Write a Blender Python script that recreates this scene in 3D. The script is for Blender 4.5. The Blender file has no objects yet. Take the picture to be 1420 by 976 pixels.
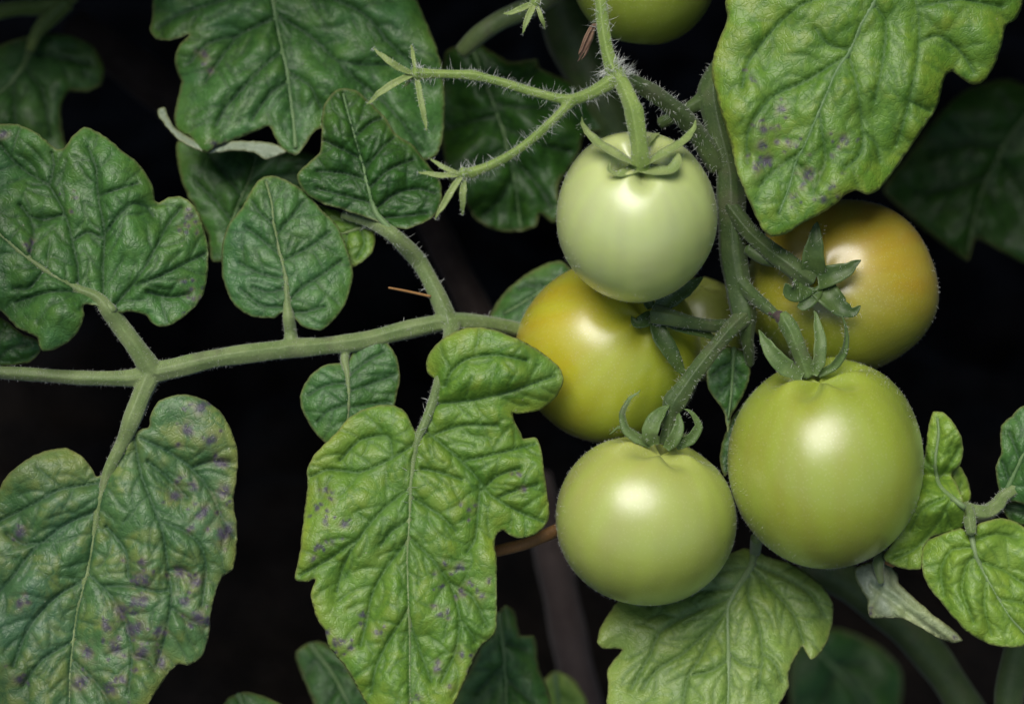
import bpy, bmesh, math, random
import numpy as np
from mathutils import Vector, Matrix, kdtree
from mathutils.geometry import delaunay_2d_cdt

random.seed(7); RNG = np.random.default_rng(7)
scene = bpy.context.scene
COL = scene.collection

# ------------------------------------------------------------------ camera
# The plant stands around C0; one "unit" u is 0.35 m / 1420.  Points are given
# as (across, down, depth): depth in units towards the viewer from the plant.
S = 0.35 / 1420.0
DIST = 0.80
D = DIST / S
PITCH = math.radians(40)
C0 = np.array([0.0, 0.0, 0.30])
AX = np.array([1.0, 0.0, 0.0])
AU = np.array([0.0, math.sin(PITCH), math.cos(PITCH)])
AW = np.array([0.0, -math.cos(PITCH), math.sin(PITCH)])
cam_data = bpy.data.cameras.new("camera")
cam = bpy.data.objects.new("camera", cam_data)
COL.objects.link(cam)
cam.location = Vector(C0 + AW * DIST)
cam.rotation_euler = (math.pi / 2 - PITCH, 0, 0)
cam_data.sensor_width = 36
cam_data.lens = 36 * DIST / 0.35
cam_data.clip_start = 0.01
cam_data.clip_end = 100
cam_data.dof.use_dof = True
cam_data.dof.focus_distance = DIST - 25 * S
cam_data.dof.aperture_fstop = 5.6
scene.camera = cam

# ------------------------------------------------------------------ sky + soft sun (overcast)
Lc = np.array([-0.20, math.sin(math.radians(36)), math.cos(math.radians(36))])
Lw = Lc[0] * AX + Lc[1] * AU + Lc[2] * AW
Lw = Lw / np.linalg.norm(Lw)
elev = math.asin(Lw[2]); azim = math.atan2(Lw[0], Lw[1])
world = bpy.data.worlds.new("World"); scene.world = world
world.use_nodes = True
wn = world.node_tree.nodes; wl = world.node_tree.links
wn.clear()
wo = wn.new("ShaderNodeOutputWorld"); wb = wn.new("ShaderNodeBackground")
ws = wn.new("ShaderNodeTexSky"); ws.sky_type = 'NISHITA'
ws.sun_disc = False; ws.sun_elevation = elev; ws.sun_rotation = azim
ws.air_density = 0.45; ws.dust_density = 1.6; ws.ozone_density = 1.0
wb.inputs['Strength'].default_value = 0.062
wl.new(ws.outputs[0], wb.inputs[0]); wl.new(wb.outputs[0], wo.inputs[0])
sun_data = bpy.data.lights.new("sun", 'SUN')
sun_data.energy = 1.5; sun_data.angle = math.radians(40); sun_data.color = (1.0, 0.97, 0.91)
sun = bpy.data.objects.new("sun", sun_data); COL.objects.link(sun)
sun.rotation_euler = Vector(Lw).to_track_quat('Z', 'Y').to_euler()
sun.location = Vector(C0 + Lw * 2)
scene.view_settings.view_transform = 'Standard'
scene.view_settings.look = 'None'
scene.view_settings.gamma = 1.0
scene.view_settings.use_curve_mapping = False
scene.view_settings.exposure = 1.08

# ------------------------------------------------------------------ helpers: space
def cam_space(uvz):
    a = np.asarray(uvz, float).reshape(-1, 3)
    k = (D - a[:, 2]) / D
    return np.stack([(a[:, 0] - 710) * k, (488 - a[:, 1]) * k, a[:, 2]], 1)
def to_world(c):
    c = np.asarray(c, float).reshape(-1, 3)
    return C0 + S * (c[:, :1] * AX + c[:, 1:2] * AU + c[:, 2:3] * AW)
def P(u, v, z): return to_world(cam_space([(u, v, z)]))[0]

def tag(o, label=None, cat=None, group=None, kind=None):
    if label: o['label'] = label
    if cat: o['category'] = cat
    if group: o['group'] = group
    if kind: o['kind'] = kind
    return o
def empty(name, at, label, cat, group=None):
    o = bpy.data.objects.new(name, None); COL.objects.link(o)
    o.empty_display_size = 0.01
    o.location = Vector(P(*at))
    return tag(o, label, cat, group)
def origin(root):
    while root.parent: root = root.parent
    return np.array(root.location)
def mesh_obj(name, vw, faces, mat, parent=None, smooth=True, attrs=None):
    """vw: world vertices"""
    vw = np.asarray(vw, float)
    org = origin(parent) if parent is not None else vw.mean(0)
    me = bpy.data.meshes.new(name)
    me.from_pydata((vw - org).tolist(), [], faces)
    if smooth: me.polygons.foreach_set('use_smooth', [True] * len(me.polygons))
    for m in (mat if isinstance(mat, (list, tuple)) else [mat]): me.materials.append(m)
    if attrs:
        for k, a in attrs.items():
            at = me.attributes.new(k, 'FLOAT', 'POINT'); at.data.foreach_set('value', np.asarray(a, np.float32))
    me.update()
    o = bpy.data.objects.new(name, me); COL.objects.link(o)
    if parent is not None: o.parent = parent
    else: o.location = Vector(org)
    return o

# ------------------------------------------------------------------ helpers: maths
_perm = np.random.default_rng(3).permutation(512)
_grad = np.random.default_rng(4).uniform(0, 2 * np.pi, 512)
def perlin(x, y, seed=0):
    x = np.asarray(x, float) + seed * 17.31; y = np.asarray(y, float) - seed * 9.77
    xi = np.floor(x).astype(int); yi = np.floor(y).astype(int)
    xf = x - xi; yf = y - yi
    def g(ix, iy, dx, dy):
        h = _perm[(_perm[ix % 512] + iy) % 512]
        return np.cos(_grad[h]) * dx + np.sin(_grad[h]) * dy
    u = xf ** 3 * (xf * (6 * xf - 15) + 10); v = yf ** 3 * (yf * (6 * yf - 15) + 10)
    a = g(xi, yi, xf, yf); b = g(xi + 1, yi, xf - 1, yf)
    c = g(xi, yi + 1, xf, yf - 1); d = g(xi + 1, yi + 1, xf - 1, yf - 1)
    return ((a * (1 - u) + b * u) * (1 - v) + (c * (1 - u) + d * u) * v) * 1.5
def catmull(pts, step=3.0, closed=False):
    p = np.asarray(pts, float)
    n = len(p); out = []
    rng = range(n) if closed else range(n - 1)
    for i in rng:
        if closed: p0, p1, p2, p3 = p[(i - 1) % n], p[i], p[(i + 1) % n], p[(i + 2) % n]
        else:
            p1, p2 = p[i], p[i + 1]
            p0 = p[i - 1] if i > 0 else 2 * p1 - p2
            p3 = p[i + 2] if i + 2 < n else 2 * p2 - p1
        L = np.linalg.norm((p2 - p1)[:2]) if p.shape[1] < 3 else np.linalg.norm((p2 - p1)[:3])
        m = max(1, int(math.ceil(L / step)))
        t = (np.arange(m) / m)[:, None]
        # tension a little below Catmull-Rom keeps lobes crisp
        k = 0.42
        m1 = k * (p2 - p0); m2 = k * (p3 - p1)
        if closed or True:
            l01 = np.linalg.norm(p1 - p0) + 1e-6; l12 = np.linalg.norm(p2 - p1) + 1e-6; l23 = np.linalg.norm(p3 - p2) + 1e-6
            m1 = m1 * min(1, 2 * l12 / (l01 + l12)); m2 = m2 * min(1, 2 * l12 / (l12 + l23))
        out.append((2 * t**3 - 3 * t**2 + 1) * p1 + (t**3 - 2 * t**2 + t) * m1 + (-2 * t**3 + 3 * t**2) * p2 + (t**3 - t**2) * m2)
    if not closed: out.append(p[-1:])
    return np.concatenate(out)
def dist_to(pts, samples):
    if len(samples) == 0: return np.full(len(pts), 1e3)
    if len(pts) * len(samples) < 20000:
        return np.sqrt((((pts[:, None, :] - samples[None]) ** 2).sum(2)).min(1))
    kd = kdtree.KDTree(len(samples))
    for i, s in enumerate(samples.tolist()): kd.insert((s[0], s[1], 0.0), i)
    kd.balance(); f = kd.find
    return np.array([f((p[0], p[1], 0.0))[2] for p in pts.tolist()])
def inside(pts, poly):
    x, y = pts[:, 0], pts[:, 1]; r = np.zeros(len(pts), bool)
    n = len(poly)
    for i in range(n):
        x1, y1 = poly[i]; x2, y2 = poly[(i + 1) % n]
        if y1 == y2: continue
        c = ((y1 > y) != (y2 > y)) & (x < (x2 - x1) * (y - y1) / (y2 - y1) + x1)
        r ^= c
    return r

# ------------------------------------------------------------------ materials
def new_mat(name):
    m = bpy.data.materials.new(name); m.use_nodes = True
    m.node_tree.nodes.clear()
    return m, m.node_tree.nodes, m.node_tree.links
def noise(n, l, vec, scale, detail=3, rough=0.55, dist=0.0):
    t = n.new('ShaderNodeTexNoise'); t.inputs['Scale'].default_value = scale
    t.inputs['Detail'].default_value = detail; t.inputs['Roughness'].default_value = rough
    t.inputs['Distortion'].default_value = dist
    l.new(vec, t.inputs['Vector']); return t.outputs['Fac']
def ramp(n, l, fac, a, b):
    t = n.new('ShaderNodeMapRange'); t.interpolation_type = 'SMOOTHSTEP'
    t.inputs['From Min'].default_value = a; t.inputs['From Max'].default_value = b
    l.new(fac, t.inputs['Value']); return t.outputs['Result']
def mix(n, l, fac, c1, c2):
    t = n.new('ShaderNodeMix'); t.data_type = 'RGBA'
    if isinstance(fac, (int, float)): t.inputs[0].default_value = fac
    else: l.new(fac, t.inputs[0])
    for s, c in ((t.inputs[6], c1), (t.inputs[7], c2)):
        if isinstance(c, tuple): s.default_value = (*c, 1)
        else: l.new(c, s)
    return t.outputs[2]
def mul(n, l, a, b, op='MULTIPLY'):
    t = n.new('ShaderNodeMath'); t.operation = op
    for s, c in ((t.inputs[0], a), (t.inputs[1], b)):
        if isinstance(c, (int, float)): s.default_value = c
        else: l.new(c, s)
    return t.outputs[0]
def attr(n, name):
    t = n.new('ShaderNodeAttribute'); t.attribute_name = name; return t.outputs['Fac']

def leaf_mat(name, base, dark, yellow=(0.20, 0.25, 0.035), ya=0.4, vein=(0.12, 0.19, 0.10), va=0.85, rough=0.39, sheen=0.0, trans=0.16, spots=0.0):
    m, n, l = new_mat(name)
    tc = n.new('ShaderNodeTexCoord').outputs['Object']
    col = mix(n, l, ramp(n, l, noise(n, l, tc, 110, 5, 0.6), 0.38, 0.64), dark, base)
    col = mix(n, l, mul(n, l, ramp(n, l, noise(n, l, tc, 480, 4, 0.65), 0.42, 0.72), 0.5), col, tuple(min(1, c * 1.5) for c in base))
    yf = mul(n, l, mul(n, l, ramp(n, l, noise(n, l, tc, 75, 4, 0.6, 0.5), 0.42, 0.60), attr(n, 'cell')), ya)
    col = mix(n, l, yf, col, yellow)
    col = mix(n, l, mul(n, l, mul(n, l, attr(n, 'margin'), ramp(n, l, noise(n, l, tc, 45, 3), 0.45, 0.62)), min(1.0, ya * 1.1)), col, tuple(c * 1.1 for c in yellow))
    # broad blue-green and yellow-green zones of the blade
    col = mix(n, l, mul(n, l, ramp(n, l, noise(n, l, tc, 28, 3), 0.48, 0.70), 0.45), col, (base[0] * 0.8, base[1] * 0.95, base[2] * 2.2))
    # quilted cells: the blade is a little lighter away from the veins
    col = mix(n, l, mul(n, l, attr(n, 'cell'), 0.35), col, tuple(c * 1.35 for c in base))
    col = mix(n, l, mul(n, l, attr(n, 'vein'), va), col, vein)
    col = mix(n, l, mul(n, l, attr(n, 'rim'), 0.7), col, (0.26, 0.27, 0.11))
    # lesions of the leaf mould: beige halo, purple-grey heart
    hal = mul(n, l, attr(n, 'halo'), ramp(n, l, noise(n, l, tc, 260, 3), 0.38, 0.62))
    col = mix(n, l, mul(n, l, hal, 0.62), col, (0.25, 0.225, 0.10))
    sp = mul(n, l, attr(n, 'spot'), ramp(n, l, noise(n, l, tc, 620, 4, 0.65), 0.31, 0.46))
    col = mix(n, l, mul(n, l, sp, 0.92), col, (0.062, 0.050, 0.084))
    # pinprick flecks
    v = n.new('ShaderNodeTexVoronoi'); v.inputs['Scale'].default_value = 170; l.new(tc, v.inputs['Vector'])
    fl = mul(n, l, ramp(n, l, v.outputs['Distance'], 0.07, 0.03), ramp(n, l, noise(n, l, tc, 75, 1), 0.56, 0.62))
    col = mix(n, l, mul(n, l, fl, 0.6), col, (0.36, 0.36, 0.24))
    # fine relief
    ve = n.new('ShaderNodeTexVoronoi'); ve.feature = 'DISTANCE_TO_EDGE'; ve.inputs['Scale'].default_value = 430
    wv = n.new('ShaderNodeVectorMath'); wv.operation = 'MULTIPLY_ADD'
    nz = n.new('ShaderNodeTexNoise'); nz.inputs['Scale'].default_value = 300; l.new(tc, nz.inputs['Vector'])
    l.new(nz.outputs['Color'], wv.inputs[0]); wv.inputs[1].default_value = (0.004,) * 3; l.new(tc, wv.inputs[2])
    l.new(wv.outputs[0], ve.inputs['Vector'])
    h = mul(n, l, ramp(n, l, ve.outputs['Distance'], 0.0, 0.16), mul(n, l, noise(n, l, tc, 1300, 3), 0.7), 'ADD')
    b = n.new('ShaderNodeBump'); b.inputs['Strength'].default_value = 0.30; b.inputs['Distance'].default_value = 0.0003
    l.new(h, b.inputs['Height'])
    p = n.new('ShaderNodeBsdfPrincipled')
    l.new(col, p.inputs['Base Color']); l.new(b.outputs[0], p.inputs['Normal'])
    rr = n.new('ShaderNodeMapRange'); rr.inputs['To Min'].default_value = rough - 0.07; rr.inputs['To Max'].default_value = rough + 0.13
    l.new(noise(n, l, tc, 300, 3), rr.inputs['Value'])
    l.new(mul(n, l, rr.outputs[0], mul(n, l, attr(n, 'vein'), 0.25), 'ADD'), p.inputs['Roughness'])
    p.inputs['Specular IOR Level'].default_value = 0.48
    p.inputs['Sheen Weight'].default_value = sheen; p.inputs['Sheen Roughness'].default_value = 0.5
    p.inputs['Sheen Tint'].default_value = (0.85, 0.95, 1.0, 1)
    t = n.new('ShaderNodeBsdfTranslucent')
    l.new(mix(n, l, 0.5, col, (0.14, 0.30, 0.02)), t.inputs['Color'])
    ms = n.new('ShaderNodeMixShader'); ms.inputs[0].default_value = trans
    o = n.new('ShaderNodeOutputMaterial')
    l.new(p.outputs[0], ms.inputs[1]); l.new(t.outputs[0], ms.inputs[2]); l.new(ms.outputs[0], o.inputs[0])
    return m
def plain_mat(name, c1, c2, scale=400, rough=0.55, bump=0.3, dist=0.0004, spec=0.35, stretch=None, sheen=0.15, sss=0.0, stain=0.0):
    m, n, l = new_mat(name)
    tc = n.new('ShaderNodeTexCoord').outputs['Object']
    col = mix(n, l, ramp(n, l, noise(n, l, tc, scale * 0.25, 4), 0.35, 0.65), c1, c2)
    col = mix(n, l, mul(n, l, ramp(n, l, noise(n, l, tc, scale * 2.2, 3), 0.5, 0.75), 0.35), col, tuple(min(1, c * 1.7) for c in c2))
    if stain: col = mix(n, l, mul(n, l, ramp(n, l, noise(n, l, tc, 60, 4, 0.6), 0.54, 0.72), stain), col, (0.10, 0.085, 0.06))
    h = noise(n, l, tc, scale * 2, 4)
    b = n.new('ShaderNodeBump'); b.inputs['Strength'].default_value = bump; b.inputs['Distance'].default_value = dist
    l.new(h, b.inputs['Height'])
    p = n.new('ShaderNodeBsdfPrincipled'); o = n.new('ShaderNodeOutputMaterial')
    l.new(col, p.inputs['Base Color']); l.new(b.outputs[0], p.inputs['Normal'])
    p.inputs['Roughness'].default_value = rough; p.inputs['Specular IOR Level'].default_value = spec
    p.inputs['Sheen Weight'].default_value = sheen
    if sss:
        p.inputs['Subsurface Weight'].default_value = sss; p.inputs['Subsurface Scale'].default_value = 0.004
        p.inputs['Subsurface Radius'].default_value = (0.6, 1.0, 0.3)
    l.new(p.outputs[0], o.inputs[0]); return m
def fruit_mat(name, cols, rough=0.30):
    """cols: four stops along the attribute 'ripe'"""
    m, n, l = new_mat(name)
    tc = n.new('ShaderNodeTexCoord').outputs['Object']
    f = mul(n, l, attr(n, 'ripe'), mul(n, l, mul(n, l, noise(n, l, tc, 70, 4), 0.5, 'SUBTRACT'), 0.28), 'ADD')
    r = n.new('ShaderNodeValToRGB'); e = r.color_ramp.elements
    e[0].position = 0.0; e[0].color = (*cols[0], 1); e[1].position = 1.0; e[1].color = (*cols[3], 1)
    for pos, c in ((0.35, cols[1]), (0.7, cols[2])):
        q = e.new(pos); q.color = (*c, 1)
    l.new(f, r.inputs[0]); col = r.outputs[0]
    # faint radial streaks and pale pores under the skin
    col = mix(n, l, mul(n, l, attr(n, 'streak'), 0.5), col, tuple(min(1, c * 1.35) for c in cols[1]))
    v = n.new('ShaderNodeTexVoronoi'); v.inputs['Scale'].default_value = 900; l.new(tc, v.inputs['Vector'])
    col = mix(n, l, mul(n, l, ramp(n, l, v.outputs['Distance'], 0.36, 0.10), 0.26), col, (0.55, 0.56, 0.28))
    vs = n.new('ShaderNodeTexVoronoi'); vs.inputs['Scale'].default_value = 120; l.new(tc, vs.inputs['Vector'])
    col = mix(n, l, mul(n, l, ramp(n, l, vs.outputs['Distance'], 0.055, 0.03), mul(n, l, ramp(n, l, noise(n, l, tc, 60, 1), 0.55, 0.6), 0.45)), col, (0.10, 0.11, 0.03))
    b = n.new('ShaderNodeBump'); b.inputs['Strength'].default_value = 0.14; b.inputs['Distance'].default_value = 0.0003
    l.new(mul(n, l, noise(n, l, tc, 2600, 2), mul(n, l, noise(n, l, tc, 110, 3), 6.0), 'ADD'), b.inputs['Height'])
    p = n.new('ShaderNodeBsdfPrincipled'); o = n.new('ShaderNodeOutputMaterial')
    l.new(col, p.inputs['Base Color']); l.new(b.outputs[0], p.inputs['Normal'])
    rr = n.new('ShaderNodeMapRange'); rr.inputs['To Min'].default_value = rough - 0.04; rr.inputs['To Max'].default_value = rough + 0.06
    l.new(noise(n, l, tc, 500, 3), rr.inputs['Value']); l.new(rr.outputs[0], p.inputs['Roughness'])
    p.inputs['Specular IOR Level'].default_value = 0.6
    p.inputs['Coat Weight'].default_value = 1.0; p.inputs['Coat Roughness'].default_value = 0.33; p.inputs['Coat IOR'].default_value = 1.5
    p.inputs['Subsurface Weight'].default_value = 0.32; p.inputs['Subsurface Scale'].default_value = 0.006
    p.inputs['Subsurface Radius'].default_value = (0.9, 1.0, 0.25)
    p.inputs['Sheen Weight'].default_value = 0.05; p.inputs['Sheen Roughness'].default_value = 0.4
    l.new(p.outputs[0], o.inputs[0]); return m

M = {}
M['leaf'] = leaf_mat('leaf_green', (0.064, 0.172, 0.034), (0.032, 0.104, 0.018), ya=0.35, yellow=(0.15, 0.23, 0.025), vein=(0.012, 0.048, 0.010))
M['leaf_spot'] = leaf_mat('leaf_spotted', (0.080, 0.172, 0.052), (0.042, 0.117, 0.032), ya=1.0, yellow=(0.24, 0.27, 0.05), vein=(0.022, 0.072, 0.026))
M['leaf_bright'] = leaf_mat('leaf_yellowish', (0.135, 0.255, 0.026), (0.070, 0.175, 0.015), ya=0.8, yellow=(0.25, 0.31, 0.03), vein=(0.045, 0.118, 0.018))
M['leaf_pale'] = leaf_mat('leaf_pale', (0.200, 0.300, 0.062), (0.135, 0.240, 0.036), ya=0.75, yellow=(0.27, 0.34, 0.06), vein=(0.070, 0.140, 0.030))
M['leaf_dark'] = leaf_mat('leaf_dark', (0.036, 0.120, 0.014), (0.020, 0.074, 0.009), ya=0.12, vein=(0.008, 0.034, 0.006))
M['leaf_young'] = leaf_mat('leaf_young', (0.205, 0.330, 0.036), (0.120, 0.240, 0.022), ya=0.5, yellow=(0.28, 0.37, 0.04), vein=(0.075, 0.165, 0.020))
M['under'] = plain_mat('leaf_underside', (0.20, 0.26, 0.16), (0.26, 0.31, 0.20), 300, 0.6)
M['rimpale'] = plain_mat('leaf_rim', (0.13, 0.18, 0.075), (0.19, 0.22, 0.10), 300, 0.6)
M['stem'] = plain_mat('stem_green', (0.120, 0.180, 0.052), (0.170, 0.228, 0.080), 500, 0.5, 0.4, sss=0.1, sheen=0.3, stain=0.55)
M['stem_hairy'] = plain_mat('stem_bright', (0.150, 0.230, 0.040), (0.200, 0.280, 0.060), 500, 0.5, 0.35, sss=0.15, sheen=0.3)
M['stem_dark'] = plain_mat('stem_dark', (0.042, 0.076, 0.018), (0.066, 0.104, 0.028), 500, 0.5, 0.35, stain=0.4)
M['midrib'] = plain_mat('midrib', (0.085, 0.165, 0.050), (0.125, 0.205, 0.075), 500, 0.5, 0.3)
M['midrib_pale'] = plain_mat('midrib_pale', (0.140, 0.220, 0.075), (0.175, 0.250, 0.105), 500, 0.5, 0.3)
M['sepal'] = plain_mat('sepal', (0.070, 0.125, 0.026), (0.110, 0.170, 0.046), 600, 0.5, 0.3, stain=0.4)
M['sepal_pale'] = plain_mat('sepal_pale', (0.175, 0.245, 0.065), (0.235, 0.295, 0.095), 600, 0.55, 0.3)
M['sepal_dark'] = plain_mat('sepal_dark', (0.034, 0.070, 0.011), (0.058, 0.100, 0.019), 600, 0.45, 0.3)
M['hair'] = plain_mat('hair', (0.60, 0.62, 0.55), (0.70, 0.72, 0.65), 400, 0.4, 0.0, sheen=0)
M['dry'] = plain_mat('dry_brown', (0.115, 0.062, 0.036), (0.185, 0.115, 0.070), 500, 0.7, 0.6)
M['dry_orange'] = plain_mat('dry_orange', (0.28, 0.13, 0.035), (0.34, 0.18, 0.06), 500, 0.6, 0.5)
M['bark'] = plain_mat('dead_stalk', (0.048, 0.032, 0.026), (0.078, 0.056, 0.046), 300, 0.75, 0.6)
M['shrivel'] = plain_mat('shrivelled_leaf', (0.24, 0.28, 0.16), (0.36, 0.36, 0.25), 350, 0.6, 0.5)
M['soil'] = plain_mat('soil', (0.012, 0.010, 0.008), (0.024, 0.019, 0.015), 120, 0.9, 0.9, 0.006, spec=0.1, sheen=0)

# ------------------------------------------------------------------ builders
def side_veins(veins, poly, seed, gap=28.0, lmax=48.0):
    """third order veins: they leave the drawn veins on alternating sides and end on the next one"""
    r = np.random.default_rng(seed + 900)
    base = [catmull(v, 2.0) * [1, -1] for v in veins]
    if not base: return np.zeros((0, 2))
    allv = np.concatenate(base); own = np.concatenate([np.full(len(b), i) for i, b in enumerate(base)])
    out = []; grown = np.zeros((0, 2))
    for i, b in enumerate(base):
        s = r.uniform(6, gap); side = 1
        while s < len(b) * 2 - 6:
            k = int(s / 2); s += gap * r.uniform(0.35, 0.75); side = -side
            t = b[min(k + 2, len(b) - 1)] - b[max(k - 2, 0)]; n_ = np.linalg.norm(t)
            if n_ < 1e-6: continue
            a = math.atan2(t[1], t[0]) + side * r.uniform(0.75, 1.25); cur = -side * r.uniform(0.0, 0.05)
            p = b[k].copy(); path = []; L = 0.0; mx = lmax * r.uniform(0.6, 1.2)
            while L < mx:
                a += cur + r.normal() * 0.07; p = p + 2.0 * np.array([math.cos(a), math.sin(a)]); L += 2
                path.append(p.copy())
                if L > 8:
                    d = ((allv - p) ** 2).sum(1); d[own == i] += 30 if L < 16 else 0
                    if d.min() < 5: break
                    if len(grown) and ((grown - p) ** 2).sum(1).min() < 4: break
            path = np.array(path)
            path = path[inside(path, poly)]
            if len(path) > 3: out.append(path); grown = np.concatenate([grown, path])
    return grown
class Leaf:
    pass
def blade(name, outline, mid, secs, z0, mat, parent, g=(0, 0), fold=0.0, droop=0.0, wave=8, H1=9, L1=15, H2=3.5, cell=24,
          curl=6, spacing=2.7, seed=1, spots=(), spot_r=6.5, midr=(5, 1.5), extra=None, thick=1.3, midmat=None, crump=1.4):
    o2 = catmull(outline, 3.2, True)
    o2 = o2 * [1, -1]
    o2 = o2 + np.stack([perlin(o2[:, 0] / 9, o2[:, 1] / 9, seed + 5), perlin(o2[:, 0] / 9, o2[:, 1] / 9, seed + 6)], 1) * 0.9
    lo, hi = o2.min(0), o2.max(0)
    xs = np.arange(lo[0], hi[0], spacing); ys = np.arange(lo[1], hi[1], spacing * 0.87)
    gx, gy = np.meshgrid(xs, ys); gx = gx + (np.arange(len(ys)) % 2)[:, None] * spacing * 0.5
    q = np.stack([gx.ravel(), gy.ravel()], 1) + RNG.uniform(-0.5, 0.5, (gx.size, 2))
    q = q[inside(q, o2)]
    q = q[dist_to(q, o2) > spacing * 0.55]
    vp = [catmull(s, 3.0) * [1, -1] for s in list(secs) + ([mid] if len(mid) else [])]
    if vp:
        vp = np.concatenate(vp); vp = vp[inside(vp, o2)]
        if len(vp):
            _, ix = np.unique(np.floor(vp / 2.2), axis=0, return_index=True); vp = vp[np.sort(ix)]
            vp = vp[dist_to(vp, o2) > 2.0]
    if len(vp):
        q = q[dist_to(q, vp) > 1.7]
        allp = np.concatenate([o2, vp, q])
    else: allp = np.concatenate([o2, q])
    res = delaunay_2d_cdt([Vector(p) for p in allp], [], [list(range(len(o2)))], 1, 1e-4)
    vv = np.array([(p.x, p.y) for p in res[0]]); faces = [tuple(f) for f in res[2]]
    c = o2.mean(0)
    midp = catmull(mid, 2.0) * [1, -1] if len(mid) else np.zeros((0, 2))
    secp = np.concatenate([catmull(s, 2.0) for s in secs]) * [1, -1] if len(secs) else np.zeros((0, 2))
    terp = side_veins(list(secs) + ([mid] if len(mid) else []), o2, seed)
    def base(p):
        p = np.asarray(p, float).reshape(-1, 2)
        r = p - c
        z = z0 + g[0] * r[:, 0] + g[1] * r[:, 1]
        if len(midp):
            dm = dist_to(p, midp)
            z = z - fold * (np.sqrt(dm * dm + 120) - 11) - droop * (dm / 100.0) ** 2
        z = z + 1.15 * wave * perlin(p[:, 0] / 105, p[:, 1] / 105, seed) + 0.42 * wave * perlin(p[:, 0] / 46, p[:, 1] / 46, seed + 2)
        if extra is not None: z = z + extra(p[:, 0], -p[:, 1])
        return z
    z = base(vv)
    dm = dist_to(vv, midp); ds = dist_to(vv, secp)
    de = dist_to(vv, o2)
    dv = np.minimum(dm, ds)
    # third order veins: edges of warped cells
    wx = vv[:, 0] + 9 * perlin(vv[:, 0] / 30, vv[:, 1] / 30, seed + 11); wy = vv[:, 1] + 9 * perlin(vv[:, 0] / 30, vv[:, 1] / 30, seed + 12)
    w2 = np.stack([wx, wy], 1)
    def cells(size, sd):
        r = np.random.default_rng(sd)
        area = (hi[0] - lo[0] + 80) * (hi[1] - lo[1] + 80)
        pts = r.uniform(lo - 40, hi + 40, (int(area / size ** 2) + 8, 2))
        F = np.empty(len(w2))
        for i in range(0, len(w2), 3000):
            d = np.sqrt(((w2[i:i + 3000, None] - pts[None]) ** 2).sum(2))
            d.partition(1, 1); F[i:i + 3000] = d[:, 1] - d[:, 0]
        return F
    F = cells(cell, seed * 31 + 1); F2 = cells(cell * 0.45, seed * 31 + 2)
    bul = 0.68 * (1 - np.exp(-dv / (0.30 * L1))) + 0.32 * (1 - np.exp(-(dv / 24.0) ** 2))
    sw = 0.75 + 0.5 * perlin(vv[:, 0] / 60, vv[:, 1] / 60, seed + 3)
    dt = dist_to(vv, terp)
    mod = 0.45 + 0.9 * np.exp(-dm / 60.0) + 0.5 * perlin(vv[:, 0] / 70, vv[:, 1] / 70, seed + 14)
    mod = np.clip(mod, 0.2, 1.5)
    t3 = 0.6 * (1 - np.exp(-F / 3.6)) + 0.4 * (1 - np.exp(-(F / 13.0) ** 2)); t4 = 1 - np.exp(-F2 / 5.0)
    z = z + 0.78 * H1 * sw * bul + 0.95 * H2 * (0.7 * (1 - np.exp(-dt / 2.6)) + 0.3 * (1 - np.exp(-(dt / 9.0) ** 2))) * bul + 0.35 * H2 * t3 * bul * mod + H2 * 0.14 * t4 - 2.4 * np.exp(-(ds / 2.2) ** 2) - 1.1 * np.exp(-(dt / 1.7) ** 2)
    z = z + 0.9 * crump * bul * mod * (0.9 * perlin(vv[:, 0] / 21, vv[:, 1] / 21, seed + 8) + 0.3 * perlin(vv[:, 0] / 9, vv[:, 1] / 9, seed + 9))
    if len(midp):
        # short puckers across the blade, gathered along the midrib
        kd = kdtree.KDTree(len(midp))
        for i_, m_ in enumerate(midp): kd.insert((m_[0], m_[1], 0), i_)
        kd.balance()
        sidx = np.array([kd.find((p_[0], p_[1], 0))[1] for p_ in vv]) * 2.0
        puck = perlin((sidx + 0.55 * dm) / 13.0, dm / 34.0, seed + 15) + 0.5 * perlin((sidx + 0.6 * dm) / 7.5, dm / 22.0, seed + 16)
        z = z + 0.8 * crump * puck * np.exp(-dm / 42.0) * (1 - np.exp(-dm / 7.0))
    z = z - curl * np.exp(-de / 9.0) - H1 * 0.35 * np.exp(-de / 22.0)
    # midrib lies as a soft ridge inside its groove
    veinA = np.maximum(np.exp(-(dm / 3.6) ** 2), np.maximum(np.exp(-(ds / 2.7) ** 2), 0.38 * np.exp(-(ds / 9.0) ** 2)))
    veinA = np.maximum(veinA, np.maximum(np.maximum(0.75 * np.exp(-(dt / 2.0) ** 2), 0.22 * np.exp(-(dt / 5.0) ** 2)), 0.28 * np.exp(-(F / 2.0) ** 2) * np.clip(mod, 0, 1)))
    rim = np.exp(-(de / 2.2) ** 2); margin = np.exp(-de / 16.0)
    spot = np.zeros(len(vv)); halo = np.zeros(len(vv))
    r = np.random.default_rng(seed + 77)
    more = [(s[0] + r.normal() * 11, s[1] + r.normal() * 11, r.uniform(1.8, 3.8)) for s in spots for _ in range(3)]
    for s in list(spots) + more:
        rr = (s[2] if len(s) > 2 else spot_r) * r.uniform(0.8, 1.4)
        e = np.array(s[:2]) * [1, -1]; a = r.uniform(0, 3.14); rel = vv - e
        x = rel[:, 0] * math.cos(a) + rel[:, 1] * math.sin(a); y = -rel[:, 0] * math.sin(a) + rel[:, 1] * math.cos(a)
        d = np.sqrt(x * x + (y * 1.35) ** 2) + 2.5 * perlin(vv[:, 0] / 5, vv[:, 1] / 5, seed + 20)
        spot = np.maximum(spot, np.clip(1.4 - d / rr, 0, 1)); halo = np.maximum(halo, np.exp(-(d / (1.8 * rr)) ** 2))
    halo = np.maximum(halo, 0.0)
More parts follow.
